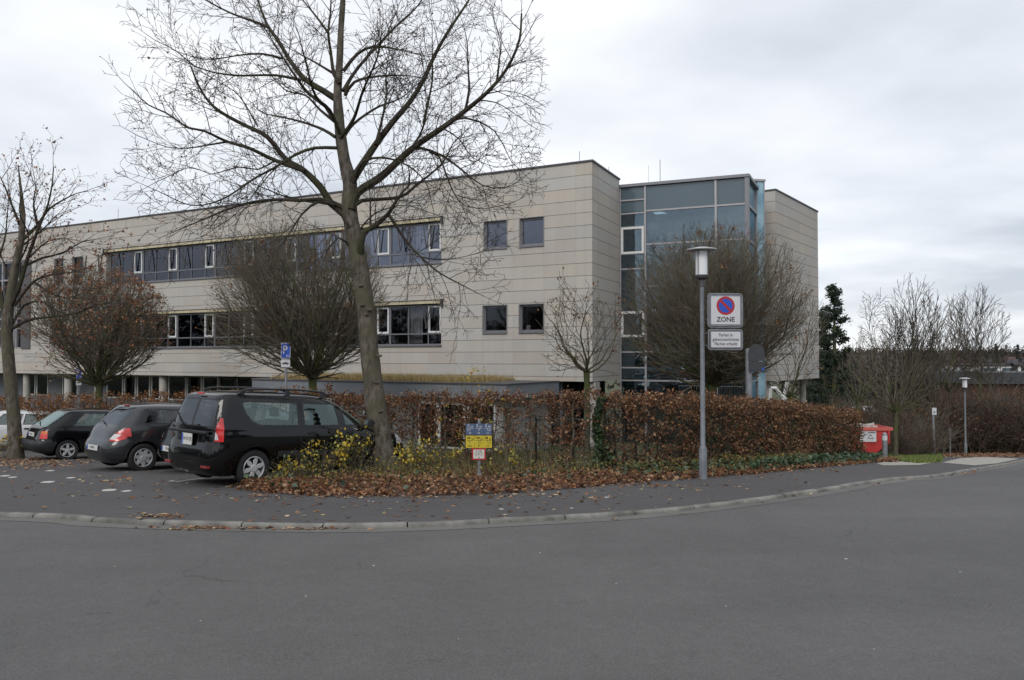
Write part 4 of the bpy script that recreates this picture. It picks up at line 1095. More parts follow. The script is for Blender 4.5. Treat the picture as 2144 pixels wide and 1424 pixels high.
def gpt(px, Y, dy=0): x = at(px, 900, Y).x; return Vector((x, Y, gz(x, Y)))
def container():
    g = gpt(1828, 29); root = thing('rubbish_container', g, 'red steel rubbish container heaped with pale debris behind the end of the hedge', 'container', rz=0)
    M_red = mat('red_container_paint', (.42, .03, .025), .6, var=.25, vscale=2.5, detail=8)
    z0 = at(1840, 949, 29).z; z1 = at(1840, 896, 29).z; a = at(1778, 900, 29).x; b = at(1867, 900, 29).x; e = at(1849, 940, 29).x - .15
    c = MB(); P = lambda u, v, h: Vector((u, 29 + h, v)); zm = z0 + .28 * (z1 - z0)
    c.prism([(a + .25, z0), (e - .12, z0), (b - .10, zm + .12), (b - .04, z1 - .05), (a, z1 - .05)], P, 0, 1.3); body = c.build('body', M_red, root)
    c = MB(); c.box(a - .04, b + .03, 28.95, 29.04, z1 - .10, z1 + .02); c.box(a - .04, b + .03, 29.28 + 1.0, 29.36 + 1.0, z1 - .10, z1 + .02); c.box(b - .05, b + .03, 29.042, 30.278, z1 - .10, z1 + .02); c.build('rim', mat('worn_red_rim', (.55, .12, .10), .6), root)
    c = MB(); 
    x0, x1 = at(1800, 900, 29).x, at(1834, 900, 29).x; q0, q1 = at(1800, 925, 29).z, at(1800, 903, 29).z
    c.box(x0, x1, 28.975, 28.985, q0, q1); n = c.build('notice', M_signwhite, root)
    cx, cz = x0 + (x1 - x0) * .64, (q0 + q1) / 2 - .02; c = MB()
    for k in range(3):
        a0, a1 = R(90 + 120 * k), R(210 + 120 * k); p, q = (cx + .11 * math.cos(a0), cz + .11 * math.sin(a0)), (cx + .11 * math.cos(a1), cz + .11 * math.sin(a1))
        c.tube([Vector((p[0], 28.968, p[1])), Vector((q[0], 28.968, q[1]))], .008, 5)
    c.build('recycling_triangle', M_ink, n)
    c = MB(); c.box(x0 + .3, x1 - .03, 28.966, 28.974, q1 - .06, q1 - .035); c.build('notice_line', M_ink, n)
    c = MB(); c.box(b - .18, b - .10, 28.93, 28.999, zm + .1, z1 - .12); c.build('rib', M_red, root)
    rng = random.Random(6)
    for k in range(9):
        c = MB(); cx = rng.uniform(a + .2, b - .2); cy = 29 + rng.uniform(.2, 1.1); cz = z1 + rng.uniform(-.02, .03); w, l, h = rng.uniform(.1, .3), rng.uniform(.1, .3), rng.uniform(.02, .10)
        base = [(cx + w * math.cos(q * .9) * rng.uniform(.7, 1.1), cy + l * math.sin(q * .9) * rng.uniform(.7, 1.1)) for q in range(7)]
        c.prism(base, lambda u, v, hh: Vector((u, v, cz + hh + .05 * math.sin(u * 9))), -.05, h)
        o = c.build('debris', mat('pale_debris', (.55, .53, .48), .9, var=.15), None)
        tag(o, 'lumps of pale rubble piled on the red container', 'rubble', 'rubble heaped in the container')
container()
def bollards():
    g = gpt(1852, 26.5); h = 1.0; root = thing('bollard', g, 'round grey bollard with a pale band in front of the red container', 'bollard')
    zt = at(1852, 906, 26.5).z; c = MB(); r = .085
    c.lathe([(0, g.z - .1), (r, g.z - .1), (r, zt - .26)], (g.x, g.y, 0), 16); c.lathe([(r, zt - .10), (r * .9, zt - .03), (r * .5, zt), (0, zt)], (g.x, g.y, 0), 16); c.build('post', M_gal, root, smooth=True)
    c = MB(); c.lathe([(r + .002, zt - .26), (r + .002, zt - .10)], (g.x, g.y, 0), 16); c.build('band', M_signwhite, root, smooth=True)
    # thin sign post and bare stake
    for px, Y, py, lab, nm, cat in ((1956, 36, 856, 'thin grey post with a small white plate beside the verge', 'sign_post', 'sign post'), (1989, 39, 898, 'short thin grey stake between the plate post and the far lamp', 'stake', 'stake'), (1889, 38, 893, 'thin wire stake standing in the brush behind the grass verge', 'stake', 'stake')):
        g = gpt(px, Y); root = thing(nm, g, lab, cat); zt = at(px, py, Y).z; r = .055 if nm == 'sign_post' else .03
        c = MB(); c.tube([g + Vector((0, 0, -.2)), Vector((g.x - (.05 if nm == 'sign_post' else 0), g.y, zt))], r, 8); c.build('post', M_gal, root)
        if nm == 'sign_post':
            c = MB(); c.box(g.x - .13, g.x + .07, Y - .09, Y - .065, zt - .28, zt + .05); pl_ = c.build('plate', M_signwhite, root)
            c = MB(); c.box(g.x - .06, g.x + .0, Y - .096, Y - .091, zt - .18, zt - .12); c.build('plate_mark', M_ink, pl_)
    # dark notice board right of the far lamp
    g = gpt(2033, 44); z0, z1 = at(2030, 875, 44).z, at(2030, 852, 44).z; root = thing('notice_board', g, 'dark blue grey board just behind the far lamp post', 'sign')
    a, b = at(2025, 860, 44).x, at(2036, 860, 44).x; c = MB(); c.box(a, b, 44, 44.05, z0, z1); c.build('board', mat('slate_board', (.03, .045, .06), .5), root)
    c = MB(); c.tube([g, Vector((g.x, 44.08, z1))], .03, 8); c.build('post', M_gal, root)
bollards()
def verge():
    # pale apron, grass patch, pale driveway crossing at the right
    def patch(name, pts, zo, m, n=3):
        P = [G(*p) if isinstance(p, tuple) and len(p) == 2 else Vector(p) for p in pts]
        c = MB(); 
        cx = sum((p for p in P), Vector((0, 0, 0))) / len(P)
        for k in range(len(P)):
            a, b = P[k], P[(k + 1) % len(P)]; S = 8
            for i in range(S):
                f0, f1 = i / S, (i + 1) / S
                q = [cx.lerp(a, f0), cx.lerp(b, f0), cx.lerp(b, f1), cx.lerp(a, f1)]
                if i == 0: q = q[1:]
                c.face([(v.x, v.y, gz(v.x, v.y) + zo) for v in q])
        return struct(c.build(name, m))
    M_pale = mat('pale_gravel', (.36, .34, .30), .9, var=.2, vscale=6, bump=.4)
    patch('gravel_path', [(1836, 971), (1870, 963), (1960, 968), (1925, 974), (1850, 975)], .006, M_pale)
    patch('driveway', [(1972, 969), (2010, 960), (2060, 957), (2135, 961), (2086, 971), (2040, 975)], .007, M_pale)
    rng = random.Random(9); S = []
    for _ in range(11000):
        px = rng.uniform(1862, 1972); py = rng.uniform(951, 970) 
        if py > 970 - abs(px - 1930) * .09 + 1: continue
        g = G(px, py); S.append((g.x, g.y, g.z))
    S = np.array(S); n = len(S); h = rs.uniform(.04, .14, n); d = rs.normal(size=(n, 3)) * .5; d[:, 2] = 1
    side = rs.normal(size=(n, 3)); side[:, 2] = 0; side *= .018 / np.linalg.norm(side, axis=1, keepdims=True)
    V = np.stack([S - side, S + side, S + d * h[:, None]], axis=1).reshape(-1, 3); pal = np.array([(.11, .17, .03), (.17, .24, .05), (.20, .23, .07), (.13, .15, .05)])
    o = link('grass', npmesh('grass', V, np.arange(n)[:, None] * 3 + np.array([[0, 1, 2]]), pal[rs.choice(4, n)]), M_green)
    tag(o, 'bright green grass verge beside the bollard', 'grass', kind='stuff')
    P = []
    for _ in range(3500):
        px = rng.choice([rng.uniform(1975, 2160), rng.gauss(1850, 14)]); py = rng.uniform(944, 958) if px > 1900 else rng.uniform(961, 968)
        g = G(px, py); P.append((g.x, g.y, g.z + rng.uniform(0, .08)))
    tag(link('roadside_leaves', leaves_mesh('roadside_leaves', P, .13, BROWN, flat=.7, curl=.4), M_leaf), 'brown leaves banked along the far edge of the pavement', 'fallen leaves', kind='stuff')
verge()

# ================================================================ HEDGES
def hedge(name, label, path, hfun, thick, n_leaf, n_stem, seed, pal=BROWN, wts=None, dens=None, leaf=.062, fuzz=.0):
    """path: list of (x,y); hfun(s)->(height); leaves gather on twigs at the top and faces"""
    rng = random.Random(seed); C = curve2(path, 200); root = thing(name, (C[0][0], C[0][1], gz(*C[0])), label, 'hedge')
    Ltot = sum(math.hypot(b[0] - a[0], b[1] - a[1]) for a, b in zip(C, C[1:]))
    def pos(s):
        i = min(199, int(s * 200)); f = s * 200 - i; a, b = C[i], C[i + 1]; e = Vector((b[0] - a[0], b[1] - a[1])).normalized()
        return Vector((a[0] + (b[0] - a[0]) * f, a[1] + (b[1] - a[1]) * f)), Vector((-e.y, e.x))
    st = MB(); S = Segs()
    for k in range(n_stem):
        s = (k + rng.uniform(.1, .9)) / n_stem; p, n = pos(s); h = hfun(s) * rng.uniform(.9, 1.0); o = rng.gauss(0, thick * .13)
        p0 = Vector((p.x + n.x * o, p.y + n.y * o, gz(p.x, p.y) - .05)); pts = [p0]; q = p0.copy()
        for j in range(5): q = q + Vector((rng.gauss(0, .05), rng.gauss(0, .05), h / 5)); pts.append(q.copy())
        r = rng.uniform(.012, .035); st.tube(pts, [r, r, r * .9, r * .75, r * .6, r * .4], 5)
        for j in range(14):
            f = rng.uniform(.12, 1); i = min(4, int(f * 5)); b = pts[i].lerp(pts[i + 1], f * 5 - i); d = Vector((rng.gauss(0, 1), rng.gauss(0, 1), rng.uniform(-.1, .9))).normalized()
            grow(S, b, d, rng.uniform(.25, .55), .008, 0, [(.09, .09, .5, .8, .25, .02), (.06, .1, .5, .8, .3, .02)], rng, None, lambda q: q.z < gz(q.x, q.y) + hfun(s) + fuzz + .04, .0028)
    st.build('stem', M_twiggreen if seed % 2 else M_twig, root); link('twigs', S.mesh('twigs'), M_twig, root)
    # leaf clusters
    P = []; ncl = n_leaf // 14
    while len(P) < n_leaf:
        s = rng.random(); p, n = pos(s); h = hfun(s); v = rng.random(); 
        if dens and rng.random() > dens(s, v): continue
        o = rng.choice([-1, 1, -1]) * thick * .5 * (1 - rng.random() ** 2 * .8) 
        if v > .93: o = rng.uniform(-1, 1) * thick * .5
        z = gz(p.x, p.y) + .05 + v * h + (rng.gauss(0, .03) if v > .9 else 0)
        cc = Vector((p.x + n.x * o, p.y + n.y * o, z))
        for _ in range(rng.randint(6, 20)):
            q = cc + Vector((rng.gauss(0, .055), rng.gauss(0, .055), rng.gauss(0, .05))); P.append(tuple(q))
    link('foliage', leaves_mesh('foliage', P, leaf, pal, weights=wts, curl=.4), M_leaf, root)
    if seed == 4:
        Q = []
        for _ in range(9500):
            s = rng.random(); v = rng.random() ** 1.6 * .75; p, n = pos(s)
            if nz(s, 37, v * 5) < .45: continue
            o = -thick * .5 * rng.uniform(.7, 1.05); o = o if rng.random() < .5 else -o
            Q.append((p.x + n.x * o, p.y + n.y * o, gz(p.x, p.y) + .03 + v * hfun(s)))
        link('green_leaves', leaves_mesh('green_leaves', Q, .06, IVY + [(.10, .11, .05), (.06, .06, .03)], curl=.3), M_green, root)
    return root
def nz(s, k, ph=0): return .5 + .5 * math.sin(s * k + ph + 1.7 * math.sin(s * k * .37 + ph))
# hedge path: left end far away behind the cars, corner by the tree, then along the street to the right
HA = [(-26, 33.4), (-19, 28.7), (-12.3, 24.2), (-7.4, 20.9), (-4.6, 19.0)]
HB = [(-4.6, 19.0), (-2.4, 17.7), (-.8, 17.0), (1.1, 16.4), (2.0, 16.2)]
HC = [(2.0, 16.2), (3.2, 16.0), (4.4, 17.2), (6.2, 19.4), (9.0, 22.9), (11.3, 25.6)]
hedge('clipped_hedge', 'low brown clipped hedge running behind the parked cars', HA, lambda s: 1.87 - .05 * s, .9, 36000, 70, 2, OLDLEAF + [(.30, .14, .05), (.24, .10, .04)])
hedge('beech_hedge', 'thin gappy beech hedge through which the annex windows show', HB, lambda s: 1.61 + .06 * nz(s, 40), .55, 13500, 34, 3, BROWN + OLDLEAF[:2], None,
      lambda s, v: (1.0 if v > .87 else (.20 + .60 * nz(s, 31, 1) ** 3)) * (.35 if v < .3 else 1), leaf=.058)
hedge('dense_beech_hedge', 'dense brown beech hedge along the pavement behind the lamp post', HC, lambda s: 1.56 - .03 * s + .05 * nz(s, 50), .75, 44000, 110, 4, BROWN + OLDLEAF + [(.14, .11, .06), (.10, .085, .05)], None,
      lambda s, v: (1.0 if v > .84 else .22 + .55 * nz(s, 60, v * 7) ** 1.5), leaf=.058)
def ivy_column():
    rng = random.Random(21); P = []; Y = 16.15
    base = at(1256, 900, Y); top = at(1256, 832, Y).z; g = gz(base.x, Y)
    root = thing('ivy_clad_post', (base.x, Y, g), 'hedge post overgrown with dark green ivy', 'ivy')
    c = MB(); c.tube([(base.x, Y, g), (base.x + .05, Y, top - .1)], [.07, .05], 8); c.build('post', M_bark_moss, root)
    for _ in range(2600):
        f = rng.random(); w = .26 * (.6 + .4 * math.sin(f * 5 + 1)); a = rng.uniform(0, 6.28); P.append((base.x + w * math.cos(a) * rng.random() ** .5 + .1 * math.sin(f * 7), Y - .12 + w * math.sin(a) * rng.random(), g + f * (top - g)))
    link('foliage', leaves_mesh('foliage', P, .075, IVY, aspect=.9), M_green, root)
ivy_column()
def green_fence():
    M_fg = mat('dark_green_fence', (.02, .035, .028), .5); Y = 16.9
    a, b = at(1120, 880, 17.6), at(1300, 880, 17.0); root = thing('wire_fence', (a.x, a.y, gz(a.x, a.y)), 'low dark green wire fence seen through the hedge gaps', 'fence')
    z = at(1200, 879, 17.2).z
    for px in (1122, 1200, 1275): 
        p = at(px, 880, 17.3); c = MB(); c.tube([(p.x, p.y, gz(p.x, p.y)), (p.x, p.y, z + .05)], .03, 6); c.build('post', M_fg, root)
    c = MB(); c.tube([(a.x, 17.3, z), (b.x, 17.3, z)], .022, 6); c.build('top_rail', M_fg, root)
    c = MB(); k = 0
    while a.x + k * .1 < b.x: c.tube([(a.x + k * .1, 17.3, -.65), (a.x + k * .1, 17.3, z)], .0035, 4); k += 1
    for j in range(5): c.tube([(a.x, 17.31, -.5 + j * .2), (b.x, 17.31, -.5 + j * .2)], .0035, 4)
    c.build('wire_mesh', M_fg, root)
green_fence()

# ================================================================ SHRUBS WITH YELLOW LEAVES
def shrub(px, py, Y, w, h, nst, nfl, label, seed, lean=0, leafcol=YEL, green=.8):
    rng = random.Random(seed); g = gpt(px, Y); root = thing('yellow_shrub', g, label, 'shrub', 'yellow leaved shrubs in the planting bed')
    S = Segs(); P = []; Q = []
    for _ in range(nst):
        a = rng.uniform(0, 6.28); t = rng.uniform(.1, 1); d = Vector((math.cos(a) * t * w / h + lean, math.sin(a) * t * .6, 1)).normalized(); p = g + Vector((rng.gauss(0, .08), rng.gauss(0, .06), 0)); tips = []
        grow(S, p, d, h * rng.uniform(.6, 1.15), .009, 0, [(.1, .12, .42, .7, .12, -.03), (.08, .1, .4, .7, .2, 0)], rng, tips, None, .003)
        for tpt in tips:
            if rng.random() < .6: Q.append(tuple(tpt + vrand(rng) * .05))
            if rng.random() < .5: Q.append(tuple(tpt + vrand(rng) * .08))
    cl = [rng.choice(Q) for _ in range(max(3, nfl // 7))]
    for _ in range(nfl):
        b = rng.choice(cl); P.append((b[0] + rng.gauss(0, .05), b[1] + rng.gauss(0, .05), b[2] + rng.gauss(0, .045)))
    link('stems', S.mesh('stems'), M_twiggreen, root)
    link('yellow_leaves', leaves_mesh('yellow_leaves', P, .062, leafcol, aspect=.7), M_leaf, root)
    k = [q for q in Q if rng.random() < green]
    if k: link('green_leaves', leaves_mesh('green_leaves', k, .05, IVY + GRASSC, aspect=.5), M_green, root)
shrub(672, 960, 14.15, .75, .68, 46, 330, 'spreading yellow leaved shrub against the side of the black estate car', 31, -.10)
shrub(740, 960, 14.7, .6, .85, 40, 190, 'tall yellow flecked shrub immediately left of the big trunk', 32)
shrub(622, 985, 13.5, .6, .50, 34, 110, 'sparse low shrub with bare stems beside the rear wheel', 33, -.35)
shrub(868, 960, 14.9, .7, .60, 40, 220, 'yellow leaved shrub immediately right of the big trunk', 34, .15)
shrub(930, 960, 15.3, .5, .60, 30, 70, 'straggly shrub with few yellow leaves left of the utility sign', 35, .0, YEL + [(.3, .28, .05)])
shrub(1075, 965, 14.9, .32, .52, 20, 80, 'small yellow tipped shrub right of the utility sign', 36)
shrub(995, 830, 17.0, .42, 1.9, 14, 240, 'tall shrub with orange and yellow leaves topping the hedge', 37, 0, YEL + [(.55, .22, .04), (.45, .16, .04)])
shrub(14, 935, 21.5, .6, .55, 20, 120, 'low shrub with yellow leaves at the foot of the left tree', 38)
def roses():
    for k, (px, py) in enumerate(((1165, 966), (1160, 977), (1208, 969), (1228, 968), (1258, 978), (1226, 957), (1262, 868))):
        g = G(px, 990); Y = g.y + .6; p = at(px, py, Y); gg = gz(p.x, p.y)
        root = thing('white_rose', (p.x, p.y, gg), ('leftmost white rose, the upper of two beside the utility sign side of the bed', 'white rose lowest in the bed, just below the leftmost one', 'white rose between the leftmost bloom and the pair near the ivy post', 'white rose close left of the ivy post foot', 'low white rose right under the ivy post', 'small white rose highest among those at the hedge foot', 'single pale rose bloom high on the ivy post')[k], 'flower', 'white roses in the bed')
        S = Segs(); q = Vector((p.x - .03, p.y, gg)); 
        for j in range(4): r = q + (p - q) * ((j + 1) / 4) if j < 3 else p; S.add(q, r, .004, .003); q = r
        link('stem', S.mesh('stem', 4), M_twiggreen, root)
        P = [tuple(p + Vector((.014 * math.cos(a), -.01, .012 * math.sin(a)))) for a in np.arange(0, 6.2, .5)]
        link('bloom', leaves_mesh('bloom', P, .042, [(.8, .78, .72), (.75, .7, .55)], aspect=.9, curl=.4), M_petal, root)
roses()

# ================================================================ TREES
MT_SPEC = [(.16, .15, .50, .75, .13, .03), (.10, .11, .45, .75, .16, .02), (.08, .12, .5, .7, .2, 0), (.06, 9, .5, .7, .2, 0)]
def big_tree():
    Y0 = 15.4; rng = random.Random(77); base = at(806, 985, Y0)
    g = Vector((base.x, Y0, gz(base.x, Y0) + .05)); root = thing('lime_tree', g, 'tall bare tree leaning over the black estate car, its crown above the roofline', 'tree')
    trunk = [((808, 990), .37), ((803, 965), .275), ((796, 920), .235), ((788, 860), .215), ((781, 800), .200), ((774, 740), .19), ((769, 680), .185), ((762, 620), .18), ((755, 570), .175), ((748, 530), .17), ((738, 480), .165), ((731, 430), .155), ((733, 385), .15), ((722, 340), .125), ((714, 290), .115), ((709, 240), .105), ((707, 190), .085), ((711, 130), .072), ((714, 60), .062), ((718, -10), .055), ((715, -90), .042), ((722, -180), .025)]
    P = [at(*q, Y0) for q, r in trunk]; rr = [r * .97 for q, r in trunk]
    sp = smooth_poly(P, .12); L = [0]
    for a, b in zip(P, P[1:]): L.append(L[-1] + (b - a).length)
    l2 = [0]
    for a, b in zip(sp, sp[1:]): l2.append(l2[-1] + (b - a).length)
    k_ = L[-1] / l2[-1]; rad = [float(np.interp(x * k_, L, rr)) * (1 + .03 * math.sin(i * 1.3)) for i, x in enumerate(l2)]
    c = MB(); c.tube(sp, rad, 20)
    for px, py in ((757, 600), (760, 640), (768, 660), (795, 745), (788, 800), (775, 650), (790, 880), (797, 860)):     # knots
        q = at(px, py, Y0); c.lathe([(0, -.03), (.05, -.02), (.06, .0), (.05, .02), (0, .03)], q + Vector((.02, -.16, 0)), 8)
    c.build('trunk', M_bark_main, root, smooth=True)
    limbs = [
     # (start radius, depth drift, pixel polyline)
     (.115, .10, [(735, 480), (722, 450), (692, 425), (673, 394), (637, 358), (598, 333), (560, 287), (518, 265), (479, 245), (447, 223), (424, 194), (408, 161), (400, 140)]),
     (.060, -.5, [(637, 358), (576, 336), (521, 310), (476, 297), (427, 274), (395, 268), (347, 236), (311, 220), (275, 187)]),
     (.028, -.2, [(476, 297), (434, 304), (395, 310), (350, 308), (288, 284)]),
     (.085, .45, [(702, 207), (676, 190), (637, 165), (605, 123), (582, 84), (563, 58), (550, 29), (540, 0), (528, -60)]),
     (.042, .2, [(563, 58), (531, 45), (482, 27), (430, 0), (390, -25)]),
     (.055, -.6, [(699, 249), (682, 223), (647, 197), (624, 168), (598, 129), (576, 94), (556, 62)]),
     (.040, -.5, [(631, 168), (579, 158), (531, 158), (492, 158), (440, 150), (408, 139), (369, 107), (324, 84)]),
     (.032, .5, [(592, 123), (550, 113), (498, 116), (450, 124), (411, 121), (369, 107)]),
     (.045, .8, [(702, 287), (676, 271), (631, 255), (589, 245), (550, 236), (524, 213)]),
     (.045, -.8, [(705, 310), (660, 310), (621, 323), (579, 349), (531, 375), (466, 417), (401, 430), (330, 400)]),
     (.060, -.4, [(728, 440), (700, 425), (670, 417), (628, 420), (580, 418), (530, 423), (480, 437), (430, 458), (372, 482)]),
     (.040, -.9, [(700, 430), (667, 423), (633, 448), (596, 504), (572, 530)]),
     (.040, -.7, [(738, 520), (708, 497), (686, 522), (676, 556)]),
     (.045, .7, [(725, 450), (689, 426), (652, 423), (596, 411), (565, 399), (520, 380)]),
     (.11, .25, [(735, 385), (742, 371), (787, 303), (823, 255), (861, 210), (890, 161), (910, 116), (939, 65), (978, 6), (1005, -40)]),
     (.12, -.2, [(736, 440), (748, 404), (797, 371), (861, 313), (926, 268), (974, 232), (1016, 197), (1049, 161), (1071, 126), (1088, 81), (1092, 29)]),
     (.105, -.5, [(752, 548), (757, 503), (763, 485), (785, 473), (813, 448), (825, 429), (845, 400), (859, 386)]),
     (.055, .5, [(742, 430), (758, 420), (836, 413), (868, 391), (926, 342), (949, 300), (975, 275)]),
     (.040, -.6, [(861, 313), (881, 310), (926, 326), (975, 362), (1010, 388), (1055, 394), (1088, 378)]),
     (.032, -.9, [(900, 318), (920, 329), (933, 362), (952, 407), (978, 433), (1023, 436), (1052, 430)]),
     (.030, .3, [(958, 249), (975, 247), (1004, 255), (1036, 275), (1052, 300), (1071, 339), (1085, 352)]),
     (.045, -1.1, [(813, 448), (819, 457), (850, 504), (881, 538), (921, 572), (960, 593), (1000, 614)]),
     (.022, -.8, [(881, 538), (910, 543), (960, 540), (1000, 530)]),
     (.055, .9, [(719, 190), (742, 152), (774, 113), (807, 78), (836, 48), (874, 13), (900, -30)]),
     (.050, -.6, [(719, 149), (748, 113), (784, 97), (829, 103), (894, 118)]),
     (.055, -.2, [(711, 175), (699, 155), (692, 107), (687, 68), (692, 26), (694, -60)]),
     (.035, .6, [(687, 68), (660, 32), (634, 0), (610, -40)]),
     (.035, .9, [(695, 152), (657, 129), (621, 110), (589, 90)]),
     (.045, -.9, [(722, 200), (742, 172), (790, 160), (850, 158), (895, 165)]),
     (.045, .4, [(787, 303), (800, 250), (810, 200), (808, 160), (815, 110)]),
     (.040, -.3, [(887, 260), (896, 215), (905, 170), (905, 120), (905, 60)]),
     (.038, .3, [(974, 232), (982, 190), (980, 140), (978, 90), (970, 50)]),
     (.035, -.5, [(1040, 175), (1045, 130), (1048, 90), (1040, 60)]),
     (.035, .8, [(861, 313), (885, 270), (892, 230), (890, 180)]),
     (.040, -1.3, [(740, 380), (760, 340), (800, 330), (850, 345), (890, 380), (905, 430)]),
     (.050, 1.6, [(712, 300), (740, 260), (790, 225), (840, 205), (880, 170)]), (.050, 1.8, [(708, 260), (670, 230), (640, 200), (600, 190), (570, 160)]),
     (.050, -1.8, [(712, 280), (690, 230), (660, 200), (640, 130), (625, 70)]), (.050, -1.7, [(712, 290), (740, 250), (760, 190), (790, 120), (800, 60)]),
     (.028, .6, [(740, 500), (770, 460), (800, 440), (850, 430), (900, 445)]), (.03, .4, [(857, 388), (857, 360), (853, 345)]), (.03, .3, [(776, 475), (775, 420), (773, 370)]),
     (.022, .3, [(540, 265), (500, 200), (455, 170), (420, 150)]), (.022, -.4, [(576, 336), (540, 355), (500, 350), (440, 365), (400, 350), (330, 380)]), (.02, -.3, [(598, 333), (560, 370), (520, 420), (480, 460), (455, 475)]),
     (.02, .5, [(926, 268), (960, 290), (990, 330), (1040, 350), (1075, 345)]), (.02, -.4, [(1016, 197), (1060, 190), (1100, 200), (1128, 215)]), (.02, .4, [(1000, 210), (1040, 215), (1080, 240), (1110, 262)]),
     (.018, .4, [(1060, 145), (1090, 130), (1120, 125), (1135, 120)])]
    lm = MB(); S = Segs(); tips = []; xc, xr = (at(268, 200, Y0).x + at(1140, 200, Y0).x) / 2, (at(1140, 200, Y0).x - at(268, 200, Y0).x) / 2
    def inb(q): return ((q.x - xc) / (xr * 1.03)) ** 2 + ((q.y - Y0) / 4.6) ** 2 < .93 + .12 * rng.random()
    for r0, drift, pts in limbs:
        d0 = Vector((pts[0][0], pts[0][1])); tot = sum((Vector(b) - Vector(a)).length for a, b in zip(pts, pts[1:])); acc = 0; W = []
        # depth follows the parent at the start (approximated from the distance to the trunk) then drifts
        for i, q in enumerate(pts):
            if i: acc += (Vector(q) - Vector(pts[i - 1])).length
            W.append(at(q[0], q[1], Y0 + drift * (acc / 107) * .62 + .10 * math.sin(acc * .05 + r0 * 90)))
        sp = smooth_poly(W, .16); n = len(sp); rad = [max(.007, r0 * .82 * (1 - .82 * (i / (n - 1)) ** .8)) for i in range(n)]
        lm.tube(sp, rad, 7)
        side = rng.uniform(0, 6)
        i = 2.0
        while i < n - 1:
            k = int(i); d = (sp[min(k + 1, n - 1)] - sp[k - 1]).normalized(); f = k / n; side += 2.4 + rng.uniform(-.6, .6)
            o = d.orthogonal().normalized(); o.rotate(Matrix.Rotation(side, 3, d)); a = rng.uniform(.55, 1.05)
            if f > .16 or r0 < .05:
                L = rng.uniform(.45, 1.35) * (1.15 - .4 * f); up = Vector((0, 0, .25 if rng.random() < .7 else -.15))
                grow(S, sp[k], (d * math.cos(a) + o * math.sin(a) + up).normalized(), L, min(.011, rad[k] * .6), 0, MT_SPEC[:3], rng, tips, inb, .0046)
            i += rng.uniform(.45, 1.1) if f > .25 else rng.uniform(1.5, 3)
        grow(S, sp[-1], (sp[-1] - sp[-2]).normalized(), .7, .008, 0, MT_SPEC[:3], rng, tips, inb, .0046)
    lm.build('limbs', bark('limb_bark', (.030, .025, .020), (.065, .053, .042), (.055, .056, .032)), root, smooth=True)
    link('twigs', S.mesh('twigs'), M_twig, root)
    P = [tuple(t) for t in tips if rng.random() < .035]
    link('seed_leaves', leaves_mesh('seed_leaves', P, .045, [(.16, .10, .05), (.10, .065, .04)], aspect=.8), M_leaf, root)
    print('big tree segs', len(S.a))
big_tree()

